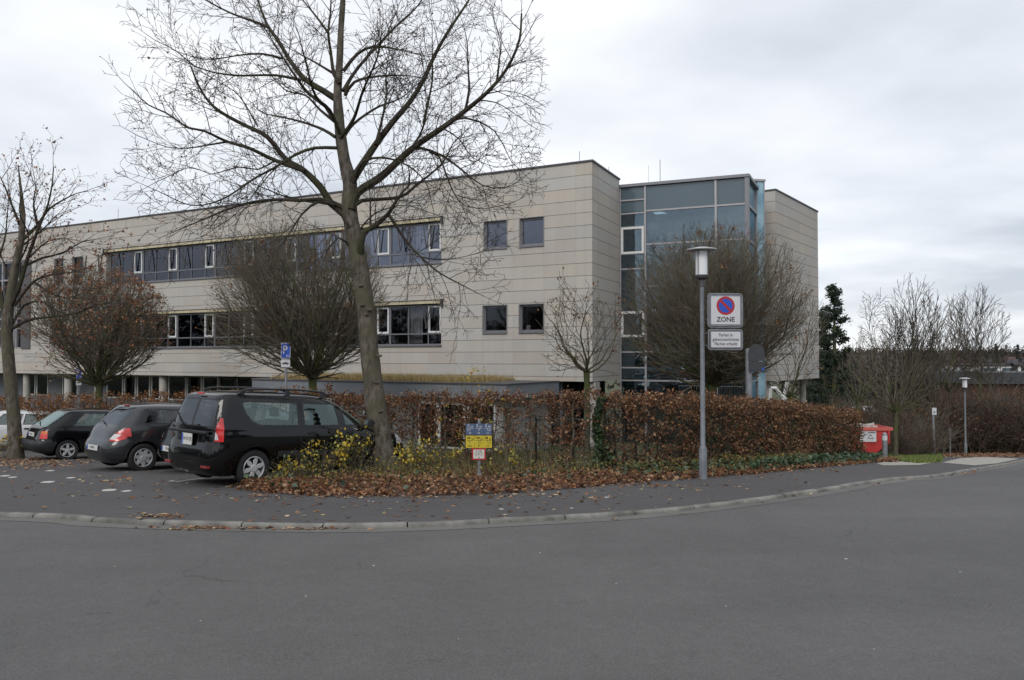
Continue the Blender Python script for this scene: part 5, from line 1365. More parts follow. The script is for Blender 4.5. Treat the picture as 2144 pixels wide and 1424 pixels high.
def fan_tree(px, Y, base_py, fork_py, crown, trunk_r, nprim, label, seed, name='hornbeam_tree', leafn=0, pal=OLDLEAF, tw=None, spec=None, pr=.04, low=.22, group=None, rmin=.0038, leafsize=.07, cat='tree', upright=.0, trunkm=None, wob=.13):
    """crown = (cx, cy, rx, ry) in photo pixels at depth Y; real ellipsoid, as deep as wide"""
    rng = random.Random(seed); b = at(px, base_py, Y); g = Vector((b.x, Y, gz(b.x, Y) - .05)); fork = at(px, fork_py, Y)
    root = thing(name, g, label, cat, group); C = at(crown[0], crown[1], Y); rx = crown[2] / F * Y; rz = crown[3] / F * Y; ry = rx * .9
    c = MB(); n = 9; pts = [g.lerp(fork, k / n) + Vector((rng.gauss(0, .01), rng.gauss(0, .01), 0)) for k in range(n + 1)]
    c.tube(pts, [trunk_r * (1.25 - .35 * min(1, k / 2)) * (1 - .1 * k / n) for k in range(n)] + [trunk_r * .95], 12)
    bump = [(rng.uniform(0, 6.28), rng.uniform(-1, 1), rng.uniform(.08, .30)) for _ in range(8)]
    def inside(q):
        u = Vector(((q.x - C.x) / rx, (q.y - C.y) / ry, (q.z - C.z) / rz)); l = u.length
        if l < .55: return True
        lim = .93
        for a, zz, am in bump:
            lim += am * max(0, u.x / l * math.cos(a) + u.y / l * math.sin(a) + u.z / l * zz - .5)
        return l < lim * (.93 + .12 * rng.random())
    S = Segs(); tips = []; spec = spec or [(.15, .31, .52, .50, .13, .03), (.11, .25, .5, .6, .16, .025), (.09, .3, .5, .7, .18, .02)]
    for k in range(nprim):
        a = 2.4 * k + rng.uniform(-.3, .3); f = (k + .5) / nprim; el = math.asin(1 - (1 - math.sin(low)) * f) if low >= 0 else math.pi / 2 - (math.pi / 2 - low) * f
        el = max(el, upright)
        d = Vector((math.cos(a) * math.cos(el), math.sin(a) * math.cos(el), math.sin(el)))
        p = fork.copy() - Vector((0, 0, rng.uniform(0, .25) * rz * .3)); r = trunk_r * rng.uniform(.26, .42); reach = 0; pl = [p.copy()]; q = p.copy(); dd = d.copy(); nseg = 0
        tot = (rz * 2.0 if el > .9 else (rx * 1.5 + rz * .5)); st = .14
        while nseg < 60:
            dd = (dd + vrand(rng) * wob + Vector((0, 0, .03))).normalized(); q = q + dd * st; nseg += 1
            if nseg * st > tot * 1.3 or (nseg > 5 and not inside(q)): break
            pl.append(q.copy())
        m = len(pl)
        if m < 4: continue
        rad = [max(rmin, r * (1 - .88 * (i / (m - 1)) ** .7)) for i in range(m)]; c.tube(pl, rad, 6)
        sd = rng.uniform(0, 6); i = 2.0
        while i < m - 1:
            j = int(i); e = (pl[j] - pl[j - 1]).normalized(); sd += 2.4 + rng.uniform(-.5, .5); o = e.orthogonal().normalized(); o.rotate(Matrix.Rotation(sd, 3, e)); aa = rng.uniform(.35, .75)
            grow(S, pl[j], (e * math.cos(aa) + o * math.sin(aa)).normalized(), (m - j) * st * rng.uniform(.5, .95) + .5, rad[j] * .55, 0, spec, rng, tips, inside, rmin)
            i += rng.uniform(1.7, 3.2) * (1.35 - .8 * j / m)
    tm = trunkm or M_bark_moss
    c.build('trunk', tm, root, smooth=True)
    link('twigs', S.mesh('twigs'), tw or M_twiggreen, root)
    if leafn:
        tips = [t for t in tips]; cl = [rng.choice(tips) for _ in range(max(10, leafn // 9))]; P = []
        for _ in range(leafn):
            t = rng.choice(cl) if rng.random() < .75 else rng.choice(tips); P.append((t.x + rng.gauss(0, .05), t.y + rng.gauss(0, .05), t.z + rng.gauss(0, .05)))
        link('leaves', leaves_mesh('leaves', P, leafsize, pal, curl=.5), M_leaf, root)
    print(name, seed, 'segs', len(S.a))
    return root
GRP = 'round crowned trees in front of the building'
ORANGE = [(.34, .155, .08), (.25, .11, .065), (.42, .23, .12), (.20, .09, .05), (.15, .07, .05)]
fan_tree(655, 23.5, 860, 785, (637, 628, 186, 184), .15, 33, 'round bare tree behind the black estate car with green mossy boughs', 101, leafn=700, group=GRP)
fan_tree(207, 32, 860, 800, (208, 680, 144, 134), .17, 29, 'round tree with clinging orange brown leaves behind the small cars', 102, leafn=6500, pal=ORANGE, group=GRP, leafsize=.085)
fan_tree(1492, 24.0, 880, 800, (1500, 650, 198, 182), .16, 40, 'round bare tree behind the zone sign in front of the glass tower', 103, leafn=900, group=GRP)
fan_tree(1229, 21.5, 880, 775, (1215, 690, 100, 122), .10, 10, 'small open crowned tree before the corner of the stone block', 104, leafn=160, group=GRP, wob=.24, spec=[(.15, .34, .5, .7, .26, .05), (.12, .24, .5, .8, .28, .04), (.08, .3, .5, .8, .3, .0)], rmin=.007)
fan_tree(1655, 27.0, 890, 830, (1660, 735, 55, 100), .08, 12, 'slim bare tree with thin stems under the stone wing', 105, leafn=120, group=GRP, spec=[(.16, .26, .5, .45, .10, .05), (.12, .3, .5, .6, .12, .03), (.08, .4, .5, .7, .2, .0)], rmin=.006)

def left_tree():
    Y0 = 21.5; rng = random.Random(55); b = at(33, 940, Y0); g = Vector((b.x, Y0, gz(b.x, Y0) - .05))
    root = thing('maple_tree', g, 'bare tree at the left edge with a few orange leaves and a long low bough', 'tree')
    tr = [((35, 950), .24), ((32, 925), .18), ((28, 860), .165), ((20, 780), .155), ((14, 700), .15), ((16, 660), .145), ((22, 620), .12), ((32, 560), .105), ((45, 500), .085), ((48, 450), .07), ((44, 400), .04), ((38, 345), .012)]
    P = [at(*q, Y0) for q, r in tr]; c = MB(); c.tube([g] + P[1:], [r for q, r in tr], 14); c.build('trunk', M_bark_main, root, smooth=True)
    limbs = [(.09, .2, [(14, 690), (2, 620), (-10, 560), (-30, 500), (-50, 430)]), (.085, -.3, [(18, 650), (40, 600), (58, 540), (80, 480), (100, 430), (110, 380), (112, 350)]),
      (.06, -.5, [(22, 690), (60, 670), (110, 663), (160, 655), (200, 640), (250, 628)]), (.05, .3, [(20, 690), (50, 640), (90, 632), (120, 652), (150, 660)]),
      (.05, -.4, [(30, 640), (70, 590), (110, 575), (150, 570), (190, 560)]), (.05, .5, [(45, 560), (90, 540), (130, 530), (175, 505), (205, 500)]),
      (.055, .2, [(50, 500), (80, 470), (100, 440), (130, 420), (160, 405), (180, 400)]), (.05, -.4, [(45, 480), (25, 430), (10, 390), (-5, 360)]), (.04, .5, [(60, 540), (100, 505), (140, 500), (170, 505)]),
      (.04, -.3, [(80, 480), (70, 430), (75, 390), (70, 360)]), (.04, .6, [(-10, 560), (10, 500), (15, 450), (20, 400)]), (.035, -.6, [(70, 590), (120, 620), (180, 625), (230, 635)]), (.04, .8, [(28, 600), (0, 530), (-20, 480)]),
      (.035, -1.0, [(35, 560), (60, 500), (40, 440), (55, 390)]), (.035, 1.0, [(40, 520), (90, 480), (120, 450), (150, 440)])]
    lm = MB(); S = Segs(); tips = []
    for r0, drift, pts in limbs:
        acc = 0; W = []
        for i, q in enumerate(pts):
            if i: acc += (Vector(q) - Vector(pts[i - 1])).length
            W.append(at(q[0], q[1], Y0 + drift * acc / 75 * .6))
        sp = smooth_poly(W, .2); n = len(sp); rad = [max(.009, r0 * (1 - .8 * (i / (n - 1)))) for i in range(n)]; rad = [q * .85 for q in rad]; lm.tube(sp, rad, 6); side = 0; i = 2.0
        while i < n - 1:
            k = int(i); d = (sp[k + 1] - sp[k - 1]).normalized(); side += 2.4 + rng.uniform(-.6, .6); o = d.orthogonal().normalized(); o.rotate(Matrix.Rotation(side, 3, d)); a = rng.uniform(.5, 1.0)
            if k > n * .18: grow(S, sp[k], (d * math.cos(a) + o * math.sin(a) + Vector((0, 0, .2))).normalized(), rng.uniform(.45, 1.2), .012, 0, [(.16, .17, .5, .7, .13, .03), (.11, .13, .5, .7, .16, .02), (.08, .2, .5, .7, .2, 0)], rng, tips, None, .0045)
            i += rng.uniform(.7, 1.5)
        grow(S, sp[-1], (sp[-1] - sp[-2]).normalized(), .8, .01, 0, MT_SPEC[:3], rng, tips, None, .0045)
    lm.build('limbs', MATS['limb_bark'], root, smooth=True); link('twigs', S.mesh('twigs'), M_twig, root)
    P = []
    for _ in range(1900):
        t = rng.choice(tips)
        if rng.random() < .35 or t.z < at(0, 470, Y0).z: P.append((t.x + rng.gauss(0, .05), t.y + rng.gauss(0, .05), t.z + rng.gauss(0, .04)))
    link('leaves', leaves_mesh('leaves', P, .07, ORANGE, curl=.5), M_leaf, root)
left_tree()

# ================================================================ CARS
def cat_rom(rows, n):
    A = np.array(rows, dtype=float); A = np.vstack([2 * A[0] - A[1], A, 2 * A[-1] - A[-2]]); out = []
    for i in range(1, len(A) - 2):
        a, b, c, d = A[i - 1:i + 3]
        for k in range(n):
            t = k / n; v = .5 * ((2 * b) + (c - a) * t + (2 * a - 5 * b + 4 * c - d) * t * t + (3 * b - a - 3 * c + d) * t ** 3); out.append(v)
    out.append(A[-2]); return np.array(out)
def car_shell(levels, nr=7.0, nf=4.6, N=56, sub=4):
    """stacked plan outlines (z, rear x, front x, half width) -> bmesh"""
    Lv = cat_rom(levels, sub); bm = bmesh.new(); rings = []
    for z, xr, xf, w in Lv:
        cx = (xr + xf) / 2; a = max(.02, (xf - xr) / 2); pts = []
        for k in range(401):
            t = math.pi * k / 400; c, s = math.cos(t), math.sin(t); e = nf if c > 0 else nr
            pts.append((cx + a * math.copysign(abs(c) ** (2 / e), c), w * abs(s) ** (2 / e)))
        L = [0]
        for p, q in zip(pts, pts[1:]): L.append(L[-1] + math.hypot(q[0] - p[0], q[1] - p[1]))
        s = np.linspace(0, L[-1], N + 1); X = np.interp(s, L, [p[0] for p in pts]); Yv = np.interp(s, L, [p[1] for p in pts])
        r = [bm.verts.new((x, y, z)) for x, y in zip(X, Yv)] + [bm.verts.new((x, -y, z)) for x, y in list(zip(X, Yv))[-2:0:-1]]
        rings.append(r)
    n = len(rings[0])
    for a, b in zip(rings, rings[1:]):
        for k in range(n): k2 = (k + 1) % n; bm.faces.new((a[k], b[k], b[k2], a[k2]))
    bm.faces.new(rings[0]); bm.faces.new(rings[-1][::-1])
    bmesh.ops.recalc_face_normals(bm, faces=bm.faces); return bm
def cut(bm, planes, filt=None):
    """split faces along planes [(point, normal)], return the faces on the inner side of all"""
    def sel():
        return [f for f in bm.faces if all(max((v.co - p).dot(n) for v in f.verts) > -1e-5 for p, n in planes) and (filt is None or filt(f))]
    for p, n in planes:
        g = sel(); ed = list({e for f in g for e in f.edges}); vs = list({v for f in g for v in f.verts})
        bmesh.ops.bisect_plane(bm, geom=g + ed + vs, dist=1e-5, plane_co=p, plane_no=n)
    return [f for f in bm.faces if all((f.calc_center_median() - p).dot(n) > 0 for p, n in planes) and (filt is None or filt(f))]
def side_planes(poly):          # convex polygon in (x, z), extruded across the car
    c = Vector((sum(p[0] for p in poly) / len(poly), 0, sum(p[1] for p in poly) / len(poly))); out = []
    for a, b in zip(poly, poly[1:] + poly[:1]):
        p = Vector((a[0], 0, a[1])); e = Vector((b[0] - a[0], 0, b[1] - a[1])); n = Vector((-e.z, 0, e.x)).normalized()
        if n.dot(c - p) < 0: n = -n
        out.append((p, n))
    return out
def end_planes(poly):           # convex polygon in (y, z), extruded along the car
    c = Vector((0, sum(p[0] for p in poly) / len(poly), sum(p[1] for p in poly) / len(poly))); out = []
    for a, b in zip(poly, poly[1:] + poly[:1]):
        p = Vector((0, a[0], a[1])); e = Vector((0, b[0] - a[0], b[1] - a[1])); n = Vector((0, -e.z, e.y)).normalized()
        if n.dot(c - p) < 0: n = -n
        out.append((p, n))
    return out
def take(bm, faces, name, m, parent, off=0.0, thick=0):
    """lift faces out of the shell into a part of their own"""
    nb = bmesh.new(); mp = {}
    for f in faces:
        vs = []
        for v in f.verts:
            if v not in mp: mp[v] = nb.verts.new(v.co + v.normal * off)
            vs.append(mp[v])
        try: nb.faces.new(vs)
        except ValueError: pass
    bmesh.ops.delete(bm, geom=faces, context='FACES')
    me = bpy.data.meshes.new(name); nb.to_mesh(me); nb.free()
    o = link(name, me, m, parent, True); me.shade_smooth()
    if thick: s = o.modifiers.new('s', 'SOLIDIFY'); s.thickness = thick
    return o
def wheel(parent, x, y, z, r, w, M_rim, spokes, sgn, style=0):
    """y outward side = sgn"""
    c = MB(); P = lambda a, b, h: Vector((x + a, y + sgn * h, z + b))
    prof = [(r * .62, -w), (r * .80, -w * 1.0), (r * .93, -w * .96), (r * .99, -w * .82), (r, -w * .5), (r * .99, -w * .16), (r * .93, -w * .03), (r * .80, 0), (r * .66, -w * .06), (r * .645, -w * .2)]
    n = 40; base = len(c.v)
    for q, h in prof:
        for j in range(n): a = 2 * math.pi * j / n; c.v.append(tuple(P(q * math.cos(a), q * math.sin(a), h)))
    for k in range(len(prof) - 1):
        for j in range(n): j2 = (j + 1) % n; c.f.append((base + k * n + j, base + k * n + j2, base + (k + 1) * n + j2, base + (k + 1) * n + j)); c.m.append(0); c.uv.append([(0, 0)] * 4)
    t = c.build('wheel', M_black, parent, smooth=True, local=True)
    c = MB(); R0 = r * .645
    c.prism([(R0 * math.cos(2 * math.pi * k / 32), R0 * math.sin(2 * math.pi * k / 32)) for k in range(32)], P, -w * .7, -w * .55, 1)
    ring = [(R0, -w * .2), (R0 * .99, -.012), (R0 * .93, -.008), (R0 * .90, -.03), (R0 * .90, -w * .5)]; base = len(c.v)
    for q, h in ring:
        for j in range(n): a = 2 * math.pi * j / n; c.v.append(tuple(P(q * math.cos(a), q * math.sin(a), h)))
    for k in range(len(ring) - 1):
        for j in range(n): j2 = (j + 1) % n; c.f.append((base + k * n + j, base + k * n + j2, base + (k + 1) * n + j2, base + (k + 1) * n + j)); c.m.append(0); c.uv.append([(0, 0)] * 4)
    for k in range(spokes):
        a = 2 * math.pi * k / spokes + .3; ca, sa = math.cos(a), math.sin(a)
        w0, w1 = (R0 * .13, R0 * .20) if style == 0 else (R0 * .12, R0 * .235)
        q = [(R0 * .22, -w0), (R0 * .22, w0), (R0 * .60, w1), (R0 * .92, w1 * .55), (R0 * .92, -w1 * .55), (R0 * .60, -w1)]
        c.prism([(u * ca - v * sa, u * sa + v * ca) for u, v in q], P, -.045, -.018 - .004 * (k % 2))
    hub = [(R0 * .30 * math.cos(2 * math.pi * k / 20), R0 * .30 * math.sin(2 * math.pi * k / 20)) for k in range(20)]
    c.prism(hub, P, -.04, -.008)
    ro = c.build('rim', [M_rim, M_black], t, smooth=True, local=True, bevel=.004)
    return t
def seat(parent, x, y, z, m):
    c = MB(); c.box(x - .25, x + .28, y - .24, y + .24, z, z + .18)
    c.prism([(x - .28, z + .1), (x - .12, z + .1), (x - .26, z + .68), (x - .38, z + .66)], lambda a, b, h: Vector((a, y + h, b)), -.23, .23)
    c.prism([(x - .33, z + .72), (x - .25, z + .72), (x - .28, z + .90), (x - .36, z + .88)], lambda a, b, h: Vector((a, y + h, b)), -.13, .13)
    c.build('seat', m, parent, local=True, bevel=.03)
def make_car(spec, label, loc, yaw, pitch=0, roll=0):
    root = thing('parked_car', loc, label, 'car', 'cars parked side by side in front of the hedge'); root.rotation_mode = 'XYZ'; root.rotation_euler = (roll, pitch, yaw)
    ORG[root.name] = Vector((0, 0, 0)); Mb = spec['paint']; L, W = spec['L'], spec['W']; r = spec['r']
    bm = car_shell(spec['levels'], spec.get('nr', 7), spec.get('nf', 4.6)); bm.normal_update()
    side = lambda f: abs(f.normal.y) > .45
    rear = lambda f: f.normal.x < -.25 and abs(f.normal.y) < .93
    # wheel arches
    wx = spec['wx']
    for x in wx:
        ra = r + .055; poly = [(x + ra * math.cos(R(a)), r + ra * math.sin(R(a))) for a in range(0, 360, 18)]
        fs = cut(bm, side_planes(poly), lambda f: abs(f.calc_center_median().y) > W * .45)
        bmesh.ops.delete(bm, geom=fs, context='FACES')
        fs = cut(bm, side_planes([(x - ra, -.1), (x + ra, -.1), (x + ra, r), (x - ra, r)]), lambda f: abs(f.calc_center_median().y) > W * .6)
        bmesh.ops.delete(bm, geom=fs, context='FACES')
    # lamps first, then glass, then bumpers
    bm.normal_update()
    for nm, planes_f, filt, m, off in spec['lamps'](Mb):
        for sg in (1, -1):
            fs = cut(bm, planes_f(sg), lambda f, sg=sg: filt(f) and f.calc_center_median().y * sg > .05)
            if fs: take(bm, fs, nm, m, root, off)
    bm.normal_update()
    gl = spec.get('glass', M_carglass)
    for sg in (1, -1):
        for i, poly in enumerate(spec['windows']):
            # dark rubber surround, then the pane
            cx = sum(p[0] for p in poly) / len(poly); cz = sum(p[1] for p in poly) / len(poly)
            big = [(cx + (p[0] - cx) * (1 + .035 / max(.1, abs(p[0] - cx))), cz + (p[1] - cz) * (1 + .022 / max(.05, abs(p[1] - cz)))) for p in poly]
            fs = cut(bm, side_planes(poly), lambda f: side(f) and f.calc_center_median().y * sg > .2)
            if fs: take(bm, fs, 'side_window', spec.get('glass_side', [gl] * 9)[i], root, -.004)
            fs = cut(bm, side_planes(big), lambda f: side(f) and f.calc_center_median().y * sg > .2)
            if fs: take(bm, fs, 'window_seal', M_plastic, root, .0)
    for poly in spec['rear_windows']:
        fs = cut(bm, end_planes(poly), lambda f: f.normal.x < -.2 and f.calc_center_median().x < L * .4)
        if fs: take(bm, fs, 'rear_window', spec.get('glass_rear', gl), root, -.003)
    fs = cut(bm, end_planes(spec['windscreen']), lambda f: f.normal.x > .12 and f.calc_center_median().x > L * .45)
    if fs: take(bm, fs, 'windscreen', gl, root, -.003)
    bm.normal_update()
    zb = spec['bumper']
    for sx, nm in ((0, 'bumper'), (1, 'bumper')):
        pl = [(Vector((0, 0, zb)), Vector((0, 0, -1))), ((Vector((wx[0] - r, 0, 0)), Vector((-1, 0, 0))) if not sx else (Vector((wx[1] + r, 0, 0)), Vector((1, 0, 0))))]
        fs = cut(bm, pl, lambda f: f.normal.z > -.9)
        if fs: take(bm, fs, nm, spec.get('bumper_mat', Mb), root, .010)
    # rubbing strip / sill
    for sg in (1, -1):
        z0, z1 = spec['strip']
        fs = cut(bm, side_planes([(wx[0] + r + .1, z0), (wx[1] - r - .1, z0), (wx[1] - r - .1, z1), (wx[0] + r + .1, z1)]), lambda f: side(f) and f.calc_center_median().y * sg > .2)
        if fs: take(bm, fs, 'rubbing_strip', M_plastic, root, .012)
    # door gaps: narrow dark lines let into the skin
    gaps = []
    for (x0, z0, x1, z1) in spec['gaps']:
        e = Vector((x1 - x0, 0, z1 - z0)).normalized(); n = Vector((-e.z, 0, e.x)); w = .004
        a, b = Vector((x0, 0, z0)), Vector((x1, 0, z1))
        fs = cut(bm, [(a - n * w, n), (a + n * w, -n), (a, e), (b, -e)], side)
        for f in fs: f.material_index = 1
    for (y0, z0, y1, z1) in spec['rear_gaps']:
        e = Vector((0, y1 - y0, z1 - z0)).normalized(); n = Vector((0, -e.z, e.y)); w = .004
        a, b = Vector((0, y0, z0)), Vector((0, y1, z1))
        fs = cut(bm, [(a - n * w, n), (a + n * w, -n), (a, e), (b, -e)], lambda f: f.normal.x < -.3 and f.calc_center_median().x < 1)
        for f in fs: f.material_index = 1
    me = bpy.data.meshes.new('body'); bm.to_mesh(me); bm.free()
    body = link('body', me, [Mb, M_black], root, True); me.shade_smooth(); me.set_sharp_from_angle(angle=R(50))
    # floor, wheel wells, seats
    c = MB(); c.box(.15, L - .15, -W * .42, W * .42, .2, .34)
    for x in wx:
        for sg in (1, -1):
            q = [(x + (r + .06) * math.cos(R(a)), r + (r + .06) * math.sin(R(a))) for a in range(0, 181, 15)]
            for a, b in zip(q, q[1:]): c.face([(a[0], sg * W * .96, a[1]), (b[0], sg * W * .96, b[1]), (b[0], sg * W * .55, b[1]), (a[0], sg * W * .55, a[1])])
            c.face([(u, sg * W * .56, v) for u, v in q])
    c.build('underbody', M_black, root, local=True)
    sm = mat('car_upholstery', (.045, .045, .05), .9, var=.2)
    for x, y in ((wx[0] + .45, .35), (wx[0] + .45, -.35), (wx[0] + 1.40, .36), (wx[0] + 1.40, -.36)): seat(root, x, y, .42, sm)
    c = MB(); c.box(wx[1] - .62, wx[1] - .25, -W * .78, W * .78, .55, spec['belt'] - .04); c.build('dashboard', M_plastic, root, local=True, bevel=.04)
    c = MB(); c.box(.22, wx[0] + .2, -W * .6, W * .6, .5, spec['belt'] - .12); c.build('parcel_shelf', M_plastic, root, local=True, bevel=.03)
    for x in wx:
        for sg in (1, -1): wheel(root, x, sg * (W - .025), r, r, .19, spec['rim'], spec['spokes'], sg, spec.get('rstyle', 0))
    # mirrors, handles, plate, wiper
    mx, mz = spec['mirror']
    for sg in (1, -1):
        c = MB(); c.prism([(mx - .04, mz - .06), (mx - .05, mz + .07), (mx + .06, mz + .09), (mx + .13, mz + .02), (mx + .08, mz - .06)], lambda a, b, h: Vector((a, sg * (W * .93 + h), b)), .05, .22)
        o = c.build('mirror', spec.get('mirror_mat', Mb), root, local=True, bevel=.02)
        c = MB(); c.tube([(mx + .05, sg * (W * .86), mz - .05), (mx + .03, sg * (W * .93 + .07), mz - .02)], .02, 6); c.build('mirror_arm', M_plastic, o, local=True)
        c = MB(); c.prism([(-.06, -.045), (.055, -.045), (.06, .05), (-.05, .055)], lambda a, b, h: Vector((mx - .047, sg * (W * .93 + .135 + a), mz + .008 + b)) + Vector((-h, 0, 0)), 0, .006)
        c.build('mirror_glass', glass('mirror_glass', (.2, .2, .2), .7) if 'mirror_glass' not in MATS else MATS['mirror_glass'], o, local=True)
        for hx, hz in spec['handles']:
            c = MB(); c.prism(rrect(.17, .05, .02), lambda a, b, h: Vector((hx + a, sg * (W - .012 + h * 1.0), hz + b)), .0, .03); c.build('door_handle', spec.get('handle_mat', M_plastic), root, local=True, bevel=.008)
    px, pz, txt, blue = spec['plate']
    P = lambda a, b, h: Vector((px - h, -a, pz + b)); c = MB(); pw = spec.get('pw', .52); ph = .11 if pw > .4 else .19
    c.prism(rrect(pw, ph, .01), P, 0, .012); pl = c.build('licence_plate', mat('plate_white', (.62, .62, .58), .5), root, local=True)
    c = MB(); c.box(px - .0135, px - .0125, pw / 2 - .045, pw / 2 - .004, pz - ph / 2 + .005, pz + ph / 2 - .005); c.build('blue_strip', M_signblue, pl, local=True)
    me = text_mesh(txt, ph * (.62 if pw > .4 else .45), .8); me.transform(frame_mtx((px - .0135, -.02, pz), (0, -1, 0), (0, 0, 1))); link('lettering', me, M_ink, pl, True)
    for k, (a, b, cc, d, e, f) in enumerate(spec.get('wipers', [])):
        c = MB(); c.tube([(a, b, cc), (d, e, f)], .010, 5); c.build('wiper', M_black, root, local=True)
    for fn in spec.get('extra', []): fn(root)
    return root
def tail_red():
    m = mat('tail_lamp_red', (.55, .012, .012), .22, spec=.7, coat=.5, var=.25, vscale=9); return m
M_tail = tail_red(); M_tailw = mat('tail_lamp_clear', (.62, .60, .60), .2, spec=.7, coat=.5, var=.2, vscale=20); M_head = mat('headlamp', (.5, .5, .52), .1, spec=.9, coat=.7, var=.3, vscale=12); M_orange = mat('indicator_orange', (.60, .13, .01), .25, coat=.5)
P_black = mat('black_paint', (.004, .004, .0045), .06, 0, spec=.5, coat=.0)
P_grey = mat('anthracite_paint', (.026, .027, .031), .25, .15, spec=.5, coat=.6)
P_blk2 = mat('faded_black_paint', (.005, .005, .006), .10, 0, spec=.5)
P_white = mat('white_car_paint', (.58, .59, .60), .3, coat=.6)
M_rimA = mat('silver_hubcap', (.60, .61, .62), .35, .35)
sidep = lambda poly: (lambda sg: side_planes(poly))
def yz(poly): return lambda sg: end_planes([(y * sg, z) for y, z in poly])
def box3(x0, x1, y0, z0, z1): return lambda sg: [(Vector((x0, 0, 0)), Vector((1, 0, 0))), (Vector((x1, 0, 0)), Vector((-1, 0, 0))), (Vector((0, sg * y0, 0)), Vector((0, sg, 0))), (Vector((0, 0, z0)), Vector((0, 0, 1))), (Vector((0, 0, z1)), Vector((0, 0, -1)))]
anyf = lambda f: True
def estate_extra(root):
    M_rail = mat('roof_rail_black', (.03, .03, .032), .4)
    for sg in (1, -1):
        c = MB(); y = .60 * sg; pts = [(.50, y * 1.03, 1.555), (.60, y * 1.03, 1.625), (.75, y * 1.02, 1.655), (1.5, y, 1.672), (2.1, y * .98, 1.655), (2.32, y * .97, 1.62), (2.42, y * .96, 1.56)]
        c.tube(smooth_poly([Vector(p) for p in pts], .06), .019, 8)
        for x in (.60, 1.50, 2.26): c.box(x - .04, x + .04, y * 1.01 - .02, y * 1.01 + .02, 1.54, 1.65)
        c.build('roof_rail', M_rail, root, local=True)
    c = MB(); c.box(-.035, .03, -.64, .64, .885, .935); c.build('tailgate_handle', M_plastic, root, local=True, bevel=.015)
    c = MB(); c.box(.165, .20, -.09, .09, 1.545, 1.575); c.build('brake_light', M_tail, root, local=True, bevel=.006)
    c = MB(); c.tube([(.27, .35, 1.58), (.10, .35, 1.83 - .1)], .006, 5); c.build('aerial', M_black, root, local=True)
    for sg in (1, -1): c = MB(); c.box(-.03, .04, sg * .62 - .10, sg * .62 + .10, .33, .37); c.build('fog_reflector', mat('dull_red', (.22, .02, .02), .4), root, local=True, bevel=.006)
ESTATE = dict(L=4.45, W=.87, r=.315, wx=(.78, 3.68), belt=1.0, paint=P_black, bumper=.62, strip=(.50, .60), spokes=6, rim=M_rimA, nr=9, nf=4.8,
    levels=[(.20, .14, 4.28, .76), (.28, .03, 4.38, .83), (.42, -.01, 4.45, .865), (.60, .00, 4.43, .872), (.74, .03, 4.36, .872), (.86, .04, 4.16, .868), (.94, .05, 3.80, .858), (1.00, .055, 3.42, .848), (1.15, .08, 3.18, .805), (1.30, .12, 2.95, .765), (1.43, .16, 2.72, .725), (1.51, .20, 2.52, .69), (1.565, .30, 2.32, .62), (1.60, .55, 2.05, .48), (1.618, .95, 1.70, .24)],
    windows=[[(1.62, 1.045), (1.62, 1.425), (.62, 1.44), (.55, 1.40), (.60, 1.25), (.70, 1.12), (.86, 1.05)], [(1.76, 1.045), (2.52, 1.045), (2.46, 1.415), (1.76, 1.425)], [(2.68, 1.045), (3.22, 1.045), (3.20, 1.09), (2.80, 1.395), (2.64, 1.41)]],
    rear_windows=[[(.03, 1.02), (.66, 1.02), (.60, 1.45), (.03, 1.46)], [(-.03, 1.02), (-.66, 1.02), (-.60, 1.45), (-.03, 1.46)]], windscreen=[(-.72, 1.03), (.72, 1.03), (.60, 1.44), (-.60, 1.44)], glass_rear=M_carglassd,
    gaps=[(1.68, .42, 1.68, 1.50), (2.60, .30, 2.60, 1.46), (3.34, .40, 3.34, .98), (1.68, .36, 3.30, .36)], rear_gaps=[(.70, .40, .70, 1.5), (-.70, .40, -.70, 1.5), (0, .45, 0, 1.5), (-.7, .42, .7, .42)],
    lamps=lambda p: [('tail_lamp_clear', box3(-.2, .20, .72, .80, .92), lambda f: f.calc_center_median().x < .13, M_tailw, .012), ('tail_lamp', box3(-.2, .20, .72, .77, 1.16), anyf, M_tail, .012), ('headlamp', box3(4.0, 4.6, .42, .66, .84), anyf, M_head, .006)],
    mirror=(3.12, 1.07), mirror_mat=M_plastic, handles=[(1.90, .90), (2.78, .90)], plate=(-.012, .78, 'W DV 28', 1), pw=.34, wipers=[(.03, .30, 1.0, .10, .60, 1.2)], extra=[estate_extra])
def hatch_extra(root):
    c = MB(); c.box(.62, .66, -.12, .12, 1.405, 1.425); c.build('brake_light', M_tail, root, local=True, bevel=.006)
    n = 20; c = MB()      # round badge ring on the tailgate
    c.tube([(.185, .06 * math.cos(6.2832 * k / n), .86 + .06 * math.sin(6.2832 * k / n)) for k in range(n + 1)], .006, 5)
    c.tube([(.185, -.055, .86), (.185, .055, .86)], .006, 5); c.build('badge', M_rimA, root, local=True)
